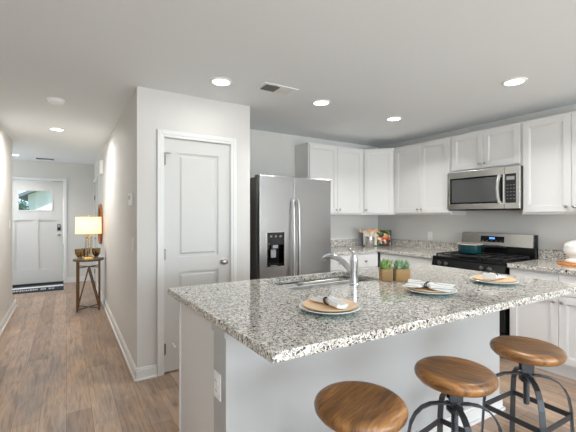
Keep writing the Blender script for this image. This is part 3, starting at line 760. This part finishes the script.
off_quad(0.010, 0.09, 0.105).build('island_baseboard', M_trim, isl)
off_quad(0.028, 0.0, 0.018).build('shoe_moulding', M_trim, isl, bevel=0.006)
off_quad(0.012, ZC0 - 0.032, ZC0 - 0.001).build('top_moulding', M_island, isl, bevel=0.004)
# kitchen-side doors of the island
for k in range(4):
    x0 = 0.60 + k * 0.5; mb = MB(); y = BD[1] + 0.001
    if k < 4:
        o = MB().box(x0, x0 + 0.48, y, y + 0.018, 0.13, 0.85, 0.002, 1); oo = o.build('island_door', M_cab, isl)
        MB().lathe([(0.006, 0), (0.006, 0.014), (0.014, 0.02), (0.012, 0.028), (0.001, 0.029)], 14, (x0 + (0.44 if k % 2 == 0 else 0.04), y + 0.018, 0.78), 'Y').build('knob', M_nickel, oo, smooth=True)

wt = thing('island_worktop', 'large speckled granite worktop of the island with sink cutout', 'worktop')
MB().prism([IA, IB, IC, ID], ZC0, ZC, [rrect(*SINK, 0.03)]).build('worktop_slab', M_granite, wt, bevel=0.004)

def outlet(name, label, loc, rz, kind='outlet', cat='outlet'):
    o = thing(name, label, cat, loc, rz)
    box(-0.036, 0.036, -0.006, 0, -0.058, 0.058, 0.003).build('cover_plate', M_plastic, o)
    if kind == 'outlet':
        for z in (-0.022, 0.022):
            r_ = box(-0.017, 0.017, -0.0085, -0.005, z - 0.015, z + 0.015, 0.003).build('socket', M_plastic, o)
            MB().box(-0.008, -0.0055, -0.009, -0.008, z - .004, z + .006).box(0.0055, 0.008, -0.009, -0.008, z - .004, z + .006).build('socket_slot', M_grille, r_)
    else:
        box(-0.016, 0.016, -0.0095, -0.005, -0.033, 0.033, 0.003).build('rocker', M_plastic, o)
    return o
ea = math.atan2(BD[1] - BA[1], BD[0] - BA[0])     # direction of the island's end face
po = lerp(BA, BD, 0.10)
outlet('wall_outlet', 'white electrical outlet on the end face of the island', (po[0] - 0.001, po[1] + 0.02, 0.615), ea - math.pi)
outlet('wall_outlet', 'white electrical outlet on the wall between corner and range', (XR - 0.001, 3.05, 1.092), R(-90))

# sink with two bowls
sk = thing('kitchen_sink', 'undermount stainless double bowl sink in the island', 'sink', (0, 0, 0))
sx0, sx1, sy0, sy1 = SINK; mid = 1.46
def bowl(x0, x1, y0, y1, depth):
    mb = MB(); zt = ZC0 - 0.002; loops = []
    for (ins, z, r) in ((0.0, zt, .035), (0.004, zt - .03, .035), (0.012, zt - depth + .03, .045), (0.03, zt - depth + .004, .05), (0.06, zt - depth, .05)):
        loops.append([mb.bm.verts.new((x, y, z)) for x, y in rrect(x0 + ins, x1 - ins, y0 + ins, y1 - ins, r)])
    for a, b in zip(loops, loops[1:]):
        n = len(a)
        for k in range(n): mb.bm.faces.new((a[k], a[(k + 1) % n], b[(k + 1) % n], b[k]))
    mb.bm.faces.new(loops[-1])
    o = mb.build('sink_bowl', M_sinksteel, sk, smooth=True)
    m = o.modifiers.new('thick', 'SOLIDIFY'); m.thickness = 0.0015; m.offset = 0
    MB().lathe([(0.042, zt - depth + .002), (0.04, zt - depth + .004), (0.03, zt - depth + .003), (0.001, zt - depth + .003)], 20, ((x0 + x1) / 2, (y0 + y1) / 2, 0)).build('drain', M_chrome, o, smooth=True)
bowl(sx0 - 0.008, mid - 0.012, sy0 - .008, sy1 + .008, 0.19); bowl(mid + 0.012, sx1 + 0.008, sy0 - .008, sy1 + .008, 0.19)
MB().prism(rrect(sx0 - .024, sx1 + .024, sy0 - .024, sy1 + .024, .045), ZC0 - 0.004, ZC0 - 0.0015,
           [rrect(sx0 - .007, mid - .011, sy0 - .007, sy1 + .007, .035), rrect(mid + .011, sx1 + .007, sy0 - .007, sy1 + .007, .035)]).build('sink_flange', M_sinksteel, sk)

# faucet
fc = thing('faucet', 'chrome single lever pull out kitchen faucet behind the plates', 'faucet', (1.578, 1.728, ZC))
MB().lathe([(0.031, 0), (0.031, 0.006), (0.0265, 0.010), (0.026, 0.145), (0.027, 0.15), (0.027, 0.160)], 32).build('faucet_body', M_chrome, fc, smooth=True)
sp_pts = [(0, 0.0, 0.065), (-0.004, 0.03, 0.085), (-0.008, 0.065, 0.118), (-0.012, 0.11, 0.146), (-0.016, 0.16, 0.163), (-0.02, 0.21, 0.167), (-0.023, 0.25, 0.160), (-0.025, 0.275, 0.146)]
spo = MB().sweep(sp_pts, [0.017, 0.018, 0.019, 0.0195, 0.0195, 0.021, 0.022, 0.020], n=18).build('spout', M_chrome, fc, smooth=True)
MB().lathe([(0.0185, 0), (0.0185, -0.012)], 18, (-0.025, 0.272, 0.143)).build('spray_head', M_grey, spo, smooth=True)
MB().lathe([(0.027, 0.161), (0.025, 0.172), (0.019, 0.182), (0.019, 0.19), (0.001, 0.193)], 32).sweep([(0, 0.0, 0.185), (-0.002, 0.008, 0.205), (-0.008, 0.03, 0.226), (-0.01, 0.042, 0.232)], [0.011, 0.009, 0.008, 0.006], n=12).build('lever_handle', M_chrome, fc, smooth=True)

# ---------------------------------------------------------------- place settings
def plate_prof(r, h, lip=0.0):
    return [(0.001, 0.0), (r * 0.58, 0.0), (r * 0.62, 0.003), (r * 0.98, h - 0.002), (r, h), (r * 0.985, h + 0.0025), (r * 0.64, 0.008), (r * 0.58, 0.006), (0.001, 0.006)]
def napkin(name, label, m, loc, rz, L, wid, style, ring_t):
    """folded cloth lofted along x with pleats, squeezed where the ring holds it"""
    mb = MB(); nx, nu = 30, 28; rows = []
    for i in range(nx + 1):
        t = i / nx; x = (t - 0.5) * L
        pinch = 1.0 - 0.55 * math.exp(-((t - ring_t) / 0.11) ** 2)
        w = wid * pinch * (1.0 + 0.25 * abs(t - ring_t)) ; hgt = 0.72 * (0.010 + 0.010 * (1 - pinch) + 0.006 * math.sin(3.0 * t + style)) * (1.25 if style == 0 else 0.8 if style == 1.4 else 2.0)
        row = []
        for k in range(nu):
            a = 2 * math.pi * k / nu; cy, cz = math.cos(a), math.sin(a)
            pl = 0.0035 * math.sin(5 * cy * 2.2 + 2 * t + style) if cz > 0.05 else 0
            y = w / 2 * (abs(cy) ** 0.7) * (1 if cy >= 0 else -1)
            z = max(0.0, hgt + hgt * (abs(cz) ** 0.7) * (1 if cz >= 0 else -1) + pl)
            xx = x + (0.012 * math.cos(4 * cy + style) if i in (0, nx) else 0)
            row.append(mb.bm.verts.new((xx, y + 0.008 * math.sin(2.4 * t + style), z)))
        rows.append(row)
    for a, b in zip(rows, rows[1:]):
        for k in range(nu): mb.bm.faces.new((a[k], a[(k + 1) % nu], b[(k + 1) % nu], b[k]))
    mb.bm.faces.new(rows[0][::-1]); mb.bm.faces.new(rows[-1])
    o = mb.build(name, m, None, smooth=True, loc=loc, rz=rz)
    return tag(o, label, 'napkin', 'napkins on the place settings')
def ring(label, loc, rz, rw, rh, tilt=0):
    mb = MB()
    for q, ph in ((-0.004, 0.0), (0.004, 0.5)):
        n = 28; pts = [(q + 0.004 * math.sin(2 * a + ph), rw * math.cos(a), rh + rh * math.sin(a)) for a in [2 * math.pi * k / n for k in range(n + 1)]]
        mb.sweep(pts, 0.0028, n=8, up=(1, 0, 0), cap=False)
    mb.lathe([(0.001, -0.006), (0.005, 0), (0.001, 0.006)], 10, (0, 0.004, 2 * rh + 0.002))
    o = mb.build('napkin_ring', M_twine, None, smooth=True, loc=loc, rz=rz)
    return tag(o, label, 'napkin ring', 'napkin rings on the place settings')
where = ['nearest the camera in front of the sink', 'in front of the woven planters', 'at the range end of the island']
PL = [(1.055, 1.325), (1.80, 1.325), (2.415, 1.29)]
NK = [(R(-88), 0.195, 0.062, 0.0, 0.47), (R(-62), 0.245, 0.20, 1.4, 0.45), (R(15), 0.15, 0.08, 2.2, 0.42)]
for (x, y), wh, nk in zip(PL, where, NK):
    o = MB().lathe(plate_prof(0.145, 0.022), 56, cap=True).build('dinner_plate', [M_plate, M_plateteal], None, smooth=True, loc=(x, y, ZC + 0.0005))
    for p_ in o.data.polygons:
        if p_.normal.z < -0.1: p_.material_index = 1
    tag(o, 'pale glazed stoneware plate ' + wh, 'plate', 'stoneware plates on the island')
    z = ZC + 0.0195
    o = MB().lathe([(0.001, 0), (0.098, 0), (0.122, 0.006), (0.128, 0.011), (0.126, 0.013), (0.10, 0.0065), (0.001, 0.006)], 56).build('wooden_plate', M_ltwood, None, smooth=True, loc=(x, y, z))
    tag(o, 'light wood plate on the stoneware plate ' + wh, 'plate', 'wooden plates on the island')
    mm = M_napkin if nk[3] != 1.4 else M_napkin_s
    nz = z + 0.0135 if nk[3] == 1.4 else z + 0.0095
    napkin('napkin', ('white rolled linen napkin on the plate ' if nk[3] != 1.4 else 'striped white folded napkin on the plate ') + wh, mm, (x - 0.005, y, nz), nk[0], nk[1], nk[2], nk[3], nk[4])
    dx = (nk[4] - 0.5) * nk[1]
    ring('dark twig napkin ring around the napkin ' + wh, (x - 0.005 + dx * math.cos(nk[0]), y + dx * math.sin(nk[0]), nz), nk[0], {0.0: 0.022, 1.4: 0.062, 2.2: 0.027}[nk[3]], {0.0: 0.0165, 1.4: 0.0118, 2.2: 0.024}[nk[3]])

# ---------------------------------------------------------------- planters by the sink
def planter(label, loc, rz, w, dp, h, leafm, n, spread, hh):
    p = thing('potted_plant', label, 'plant', loc, rz)
    o = MB().prism(rrect(-w / 2, w / 2, -dp / 2, dp / 2, 0.012), 0, h, [rrect(-w / 2 + .006, w / 2 - .006, -dp / 2 + .006, dp / 2 - .006, 0.009)])
    o.box(-w / 2 + .004, w / 2 - .004, -dp / 2 + .004, dp / 2 - .004, 0.0, 0.01)
    o.build('woven_pot', M_woven, p)
    box(-w / 2 + .007, w / 2 - .007, -dp / 2 + .007, dp / 2 - .007, 0.012, h - 0.012).build('soil', M_twine, p)
    mb = MB()
    for k in range(n):
        x, y = random.uniform(-w / 2 + .01, w / 2 - .01), random.uniform(-dp / 2 + .01, dp / 2 - .01)
        a = random.uniform(0, 2 * math.pi); l = hh * random.uniform(0.45, 1.1); b_ = spread * random.uniform(0.1, 1.0)
        dv = Vector((math.cos(a), math.sin(a), 0)); sd = Vector((-math.sin(a), math.cos(a), 0)) * random.uniform(0.003, 0.006)
        p0 = Vector((x, y, h - 0.014)); p1 = p0 + dv * b_ * 0.35 + Vector((0, 0, l * 0.6)); p2 = p0 + dv * b_ + Vector((0, 0, l))
        q = [mb.bm.verts.new(p0 - sd * .6), mb.bm.verts.new(p0 + sd * .6), mb.bm.verts.new(p1 + sd), mb.bm.verts.new(p1 - sd), mb.bm.verts.new(p2)]
        mb.bm.faces.new(q[:4]); mb.bm.faces.new((q[3], q[2], q[4]))
    mb.build('foliage', leafm, p)
planter('small woven square planter of bright green grass, nearer the faucet', (1.879, 1.739, ZC + .0005), R(-30), 0.074, 0.074, 0.078, M_grass, 170, 0.036, 0.085)
planter('wider woven planter of grey green herbs, right of the small planter', (1.953, 1.664, ZC + .0005), R(-30), 0.102, 0.078, 0.083, M_grass2, 240, 0.04, 0.078)

# ---------------------------------------------------------------- corner of the back worktop: cookbook, utensil crock
cb = thing('cookbook', 'open cookbook with food pictures propped in the worktop corner', 'book', (3.862, 3.74, ZC + .003), R(-38))
lean = Matrix.Rotation(R(-14), 4, 'X')
MB().box(-0.215, 0.215, 0.0, 0.005, 0, 0.235, mtx=lean).build('book_cover', M_bookcover, cb)
for sgn, m in ((-1, M_page), (1, M_food)):
    mb = MB(); n = 8; T0 = []
    for i in range(n + 1):
        t = i / n; x = sgn * 0.195 * t; y = -0.004 - 0.016 * math.sin(math.pi * min(1, t * 1.1 + 0.08)) * (1 - 0.4 * t)
        T0.append((x, y))
    f0 = [mb.bm.verts.new(lean @ Vector((x, y, 0.008))) for x, y in T0]; f1 = [mb.bm.verts.new(lean @ Vector((x, y, 0.229))) for x, y in T0]
    g0 = [mb.bm.verts.new(lean @ Vector((x, -0.001, 0.008))) for x, y in T0]; g1 = [mb.bm.verts.new(lean @ Vector((x, -0.001, 0.229))) for x, y in T0]
    for i in range(n):
        mb.bm.faces.new((f0[i], f0[i + 1], f1[i + 1], f1[i])); mb.bm.faces.new((g0[i], g0[i + 1], g1[i + 1], g1[i]))
        mb.bm.faces.new((f0[i], f0[i + 1], g0[i + 1], g0[i])); mb.bm.faces.new((f1[i], f1[i + 1], g1[i + 1], g1[i]))
    mb.bm.faces.new((f0[n], f1[n], g1[n], g0[n])); mb.bm.faces.new((f0[0], f1[0], g1[0], g0[0]))
    mb.build('book_page', m, cb)
CX, CY = 3.67, 3.69
cr = tag(MB().lathe([(0.001, 0.0), (0.062, 0.0), (0.064, 0.004), (0.064, 0.136), (0.067, 0.139), (0.067, 0.146), (0.061, 0.146), (0.060, 0.01), (0.001, 0.008)], 36).build('utensil_crock', M_steel2, None, smooth=True, loc=(CX, CY, ZC + .0005)), 'round stainless utensil crock in front of the open cookbook', 'crock')
UT = [('wooden_spoon', 'wooden spoon leaning to the left in the steel crock', (-0.035, 0.03), (-0.10, 0.04), 0.030, 0.045),
      ('wooden_spoon', 'wooden spoon with large round bowl in the middle of the crock', (-0.012, -0.03), (-0.01, -0.04), 0.038, 0.052),
      ('wooden_spatula', 'wooden spatula leaning to the right in the steel crock', (0.045, 0.03), (0.085, 0.045), 0.028, 0.05)]
for nm, lab, (ox, oy), (tx, ty), bw, bl in UT:
    vx = Vector((math.cos(R(-32)), math.sin(R(-32)), 0)); vy = Vector((-vx.y, vx.x, 0))
    p0 = Vector((CX, CY, ZC + 0.014)) - vx * ox * 0.6 + vy * oy * .6; p1 = Vector((CX, CY, ZC + 0.215)) + vx * tx + vy * ty
    dr = (p1 - p0).normalized(); pe = p1 + dr * bl
    mb = MB().sweep([p0, p0.lerp(p1, .5), p1], [0.006, 0.005, 0.006], n=10)
    N = 14; pts, ws, hs_ = [], [], []
    for i in range(N + 1):
        t = i / N; pts.append(p1.lerp(pe, t) - dr * 0.004); e = math.sin(math.pi * (0.08 + 0.88 * t)) ** (0.6 if nm == 'wooden_spoon' else 0.25)
        ws.append(2 * bw * e); hs_.append(0.012 * (0.5 + .5 * e) if nm == 'wooden_spoon' else 0.006)
    mb.sweep(pts, ws, hs_, up=(-vx.y * -1, -vx.x, 0))
    tag(mb.build(nm, M_spoon, None, smooth=True), lab, 'kitchen utensil', 'wooden utensils in the crock')

# pot on the range
pt = thing('saute_pan', 'teal enamel pan with long dark handle on the back left burner', 'pan', (3.80, 2.285, 0.951))
MB().lathe([(0.001, 0), (0.105, 0), (0.116, 0.008), (0.122, 0.05), (0.124, 0.098), (0.127, 0.101), (0.121, 0.102), (0.118, 0.05), (0.108, 0.012), (0.001, 0.008)], 48).build('pan_body', M_teal, pt, smooth=True)
MB().lathe([(0.1265, 0.098), (0.129, 0.102), (0.126, 0.1065), (0.119, 0.105), (0.120, 0.100)], 48, cap=False).build('pan_rim', M_teal_in, pt, smooth=True)
MB().sweep([(0.02, -0.118, 0.07), (0.025, -0.17, 0.085), (0.03, -0.27, 0.095), (0.035, -0.36, 0.09)], [0.010, 0.009, 0.012, 0.010], n=12).build('pan_handle', M_blackm, pt, smooth=True)

# white jar on an orange board at the right edge
bd = tag(MB().lathe([(0.001, 0), (0.138, 0), (0.142, 0.004), (0.142, 0.014), (0.138, 0.018), (0.001, 0.018)], 48).build('cutting_board', M_board, None, smooth=True, loc=(3.93, 1.36, ZC + .0005)), 'round orange wooden board on the worktop right of the range', 'board')
jr = thing('ceramic_jar', 'white rounded ceramic jar on the orange wooden board', 'jar', (3.955, 1.36, ZC + 0.0195))
MB().lathe([(0.001, 0), (0.085, 0), (0.092, 0.006), (0.092, 0.022), (0.07, 0.034), (0.062, 0.042), (0.075, 0.055), (0.1, 0.085), (0.106, 0.115), (0.1, 0.145)], 44).build('jar_body', M_ceramic, jr, smooth=True)
MB().lathe([(0.101, 0.146), (0.094, 0.165), (0.076, 0.185), (0.045, 0.198), (0.02, 0.203), (0.001, 0.204)], 44).build('jar_lid', M_ceramic, jr, smooth=True)

# ---------------------------------------------------------------- bar stools
def make_stool():
    s = thing('bar_stool', None, 'stool', (0, 0, 0), 0, 'bar stools along the island')
    zt = 0.715
    prof = [(0.001, zt - 0.052), (0.134, zt - 0.052), (0.149, zt - 0.047), (0.160, zt - 0.034), (0.163, zt - 0.022), (0.159, zt - 0.010), (0.149, zt - 0.002), (0.134, zt), (0.09, zt - 0.003), (0.001, zt - 0.004)]
    MB().lathe(prof, 64).build('seat', M_seat, s, smooth=True)
    zb = zt - 0.0525
    MB().lathe([(0.09, zb - 0.006), (0.09, zb)], 28).box(-0.028, 0.028, -0.022, -0.015, zb - 0.082, zb - 0.006, 0.002, 1).box(-0.028, 0.028, 0.015, 0.022, zb - 0.082, zb - 0.006, 0.002, 1).build('seat_bracket', M_stool, s)
    mb = MB().lathe([(0.013, 0.42), (0.013, zb - 0.006)], 18)
    for k in range(24): mb.lathe([(0.0128, 0.425 + k * .009), (0.015, 0.4285 + k * .009), (0.0128, 0.432 + k * .009)], 14, cap=False)
    mb.build('screw_post', M_stool, s, smooth=True)
    MB().lathe([(0.024, 0.53), (0.024, 0.582), (0.02, 0.587)], 24).lathe([(0.034, 0.54), (0.034, 0.552)], 24).build('hub', M_stool, s, smooth=True)
    for k in range(4):
        a = R(90 * k); c_, s_ = math.cos(a), math.sin(a)
        path = [(0.022, 0.566), (0.06, 0.568), (0.10, 0.562), (0.135, 0.545), (0.163, 0.515), (0.182, 0.475), (0.193, 0.41), (0.199, 0.30), (0.212, 0.12), (0.222, 0.012)]
        pts = [(r * c_, r * s_, z) for r, z in path]
        lg = MB().sweep(pts, 0.007, 0.026, up=(-s_, c_, 0)); 
        # the bar's wide side faces sideways of the arch
        o = lg.build('leg', M_stool, s, bevel=0.0015)
        MB().lathe([(0.016, 0), (0.016, 0.012), (0.010, 0.016)], 14, (0.222 * c_, 0.222 * s_, 0)).build('foot_pad', M_blackm, o)
        b = R(90 * k + 90); zf = 0.385; rr = 0.1955
        p, q = Vector((rr * c_, rr * s_, zf)), Vector((rr * math.cos(b), rr * math.sin(b), zf))
        MB().sweep([p.lerp(q, 0.02), p.lerp(q, 0.98)], 0.007, 0.026).build('footrest_bar', M_stool, s, bevel=0.0015)
        MB().lathe([(0.001, -0.004), (0.008, 0), (0.001, 0.004)], 10, (0.03 * c_, 0.03 * s_, 0.576)).build('bolt', M_stool, s)
    return s
ST = [((0.884, 0.937), R(-25), R(44), 'round wooden bar stool with dark metal base, first along the island, under the near corner'),
      ((1.404, 0.912), R(-38), R(-36), 'round wooden bar stool with dark metal base, middle one of three along the island'),
      ((1.97, 0.889), R(-47), R(-24), 'round wooden bar stool with dark metal base, farthest one, before the range end')]
st0 = make_stool()   # the seats screw round freely, so each sits at its own angle
for i, ((x, y), rz, sr, lab) in enumerate(ST):
    o = st0 if i == 0 else copy_tree(st0)
    o.location = (x, y, 0); o.rotation_euler = (0, 0, rz); o['label'] = lab
    for ch in [k for k in S.objects if k.parent is o and k.name.split('.')[0] == 'seat']: ch.rotation_euler = (0, 0, sr)

# ---------------------------------------------------------------- hallway: table, lamp, mirror, devices, mat
TX, TY, TH = 0.278, 5.97, 0.74
tb = thing('console_table', 'small round accent table with bronze legs in the hallway', 'table', (TX, TY, 0), R(-5))
MB().lathe([(0.001, TH - 0.028), (0.200, TH - 0.028), (0.204, TH - 0.024), (0.204, TH - 0.004), (0.200, TH), (0.001, TH)], 56).build('table_top', M_tabletop, tb, smooth=True)
lg = 0.138; zt = TH - 0.029
cor = [(-lg, -lg), (lg, -lg), (lg, lg), (-lg, lg)]
for x, y in cor: box(x - .012, x + .012, y - .012, y + .012, 0, zt, 0.0015).build('leg', M_bronze, tb)
for i in range(4):
    p, q = cor[i], cor[(i + 1) % 4]; m_ = ((p[0] + q[0]) / 2, (p[1] + q[1]) / 2)
    if i % 2 == 0:
        mb = MB()
        for e in (p, q): mb.sweep([(m_[0], m_[1], zt - 0.10), (e[0], e[1], 0.035)], 0.017, 0.017)
        mb.build('brace', M_bronze, tb)
for z in (0.03, zt - 0.09):
    MB().sweep([(-lg, -lg, z), (lg, lg, z)], 0.012, 0.012).sweep([(lg, -lg, z), (-lg, lg, z)], 0.012, 0.012).build('stretcher', M_bronze, tb)

lp = thing('table_lamp', 'glass and brass table lamp with lit drum shade on the hall table', 'lamp', (TX - 0.005, TY - 0.03, TH + .0005))
MB().box(-0.06, 0.06, -0.06, 0.06, 0, 0.028, 0.002).build('lamp_base', M_gold, lp)
mb = MB()
for x, y in ((-.03, -.03), (.03, -.03), (.03, .03), (-.03, .03)): mb.lathe([(0.017, 0.028), (0.017, 0.30)], 20, (x, y, 0))
mb.build('lamp_column', M_lampglass, lp, smooth=True)
MB().lathe([(0.045, 0.30), (0.045, 0.315), (0.012, 0.32), (0.012, 0.36)], 24).lathe([(0.006, 0.028), (0.006, 0.30)], 12).build('lamp_stem', M_gold, lp, smooth=True)
sz0, sz1, sr = 0.365, 0.605, 0.168
o = MB().lathe([(sr, sz0), (sr * .985, sz1)], 48, cap=False).build('lamp_shade', M_shade, lp, smooth=True)
MB().lathe([(sr + .002, sz0 - .003), (sr + .002, sz0 + .006), (sr - .003, sz0 + .006), (sr - .003, sz0 - .003), (sr + .002, sz0 - .003)], 48, cap=False).lathe([(sr * .985 + .002, sz1 - .006), (sr * .985 + .002, sz1 + .003), (sr * .985 - .003, sz1 + .003), (sr * .985 - .003, sz1 - .006), (sr * .985 + .002, sz1 - .006)], 48, cap=False).build('shade_trim', M_shade, o, smooth=True)
mb = MB()
for a in (0, 120, 240): mb.sweep([(0, 0, sz1 - .02), (sr * .98 * math.cos(R(a)), sr * .98 * math.sin(R(a)), sz1 - .01)], 0.002, n=6)
mb.lathe([(0.004, 0.36), (0.004, sz1 + .015), (0.010, sz1 + .02), (0.010, sz1 + .03), (0.001, sz1 + .035)], 12)
mb.build('shade_harp', M_gold, lp, smooth=True)
MB().lathe([(0.012, 0.37), (0.028, 0.41), (0.03, 0.43), (0.02, 0.455), (0.001, 0.46)], 20).build('light_bulb', M_bulb, lp, smooth=True)
pl = bpy.data.lights.new('lamp_glow', 'POINT'); pl.energy = 2.9; pl.color = (1.0, 0.82, 0.62); pl.shadow_soft_size = 0.035
po_ = bpy.data.objects.new('lamp_glow', pl); COL.objects.link(po_); po_.parent = lp; po_.location = (0, 0, 0.49)

for i, (dx, dy, sc, lab) in enumerate(((-0.115, 0.02, 1.0, 'gold and silver flared votive cup left of the lamp base'), (-0.03, 0.13, 1.05, 'gold and silver flared votive cup behind the lamp base'), (0.10, 0.065, 0.95, 'gold and silver flared votive cup right of the lamp base'))):
    c = MB(); n = 8
    c.lathe([(0.001, 0), (0.028 * sc, 0), (0.03 * sc, 0.006), (0.022 * sc, 0.02), (0.042 * sc, 0.06), (0.05 * sc, 0.115), (0.052 * sc, 0.138), (0.047 * sc, 0.138), (0.037 * sc, 0.065), (0.001, 0.03)], 32)
    for k in range(n):
        a = 2 * math.pi * k / n; c.sweep([(0.024 * sc * math.cos(a), 0.024 * sc * math.sin(a), 0.02), (0.044 * sc * math.cos(a), 0.044 * sc * math.sin(a), 0.063), (0.052 * sc * math.cos(a), 0.052 * sc * math.sin(a), 0.118), (0.056 * sc * math.cos(a), 0.056 * sc * math.sin(a), 0.143)], [0.005, 0.011, 0.009, 0.004], n=8)
    o = c.build('votive_cup', M_cup, None, smooth=True, loc=(TX + dx, TY + dy, TH + .0005)); tag(o, lab, 'candle holder', 'votive cups on the hall table')

mr = thing('wall_mirror', 'round wood framed mirror on the hallway wall behind the lamp', 'mirror', (XH - 0.001, 6.72, 1.225))
MB().lathe([(0.285, 0), (0.285, -0.022), (0.30, -0.034), (0.325, -0.034), (0.335, -0.022), (0.335, 0), (0.285, 0)], 64, ax='X', cap=False).build('mirror_frame', M_mframe, mr, smooth=True)
MB().lathe([(0.286, -0.004), (0.286, -0.010)], 64, ax='X').build('mirror_glass', M_mirror, mr)

o = thing('thermostat', 'white thermostat on the hall wall near the pantry corner', 'thermostat', (XH - 0.001, 3.42, 1.51), R(-90))
box(-0.055, 0.055, -0.024, 0, -0.052, 0.058, 0.006).build('thermostat_case', M_plastic, o)
box(-0.03, 0.03, -0.0255, -0.0235, 0.0, 0.035, 0.001).build('thermostat_screen', M_grey, o)
outlet('light_switch', 'white light switch on the hall wall below the thermostat', (XH - 0.001, 3.36, 1.115), R(-90), 'switch', 'switch')
outlet('light_switch', 'white light switch plate at the far end of the left hallway wall', (XL + 0.001, 6.12, 1.25), R(90), 'switch', 'switch')
o = thing('door_chime', 'white door chime box high on the hallway wall', 'door chime', (XH - 0.001, 6.42, 2.14), R(-90))
box(-0.07, 0.07, -0.045, 0, -0.11, 0.11, 0.008).build('chime_cover', M_plastic, o)
box(-0.075, 0.075, -0.012, 0, -0.115, 0.115, 0.003).build('chime_base', M_plastic, o)

mt = thing('doormat', 'navy doormat with white stripe and lettering before the front door', 'doormat', (-0.50, 8.10, 0.0))
box(-0.46, 0.455, -0.34, 0.40, 0.0, 0.012, 0.003).build('mat_base', M_navy, mt)
box(-0.455, 0.45, 0.04, 0.20, 0.0122, 0.0135).build('mat_stripe', M_white_print, mt)
mb = MB(); x = -0.40
for g in (10, 2, 2):
    for k in range(g):
        wl = random.choice((0.028, 0.034, 0.04)); z0, z1 = 0.0122, 0.0135
        mb.box(x, x + .010, -0.20, -0.07, z0, z1)
        pat = random.choice('HEUO')
        if pat != 'E': mb.box(x + wl - .010, x + wl, -0.20, -0.07, z0, z1)
        for q in {'H': (-.145,), 'E': (-.20, -.145, -.09), 'U': (-.20,), 'O': (-.20, -.09)}[pat]: mb.box(x, x + wl, q, q + .022, z0, z1)
        x += wl + 0.013
    x += 0.035
mb.build('mat_lettering', M_white_print, mt)
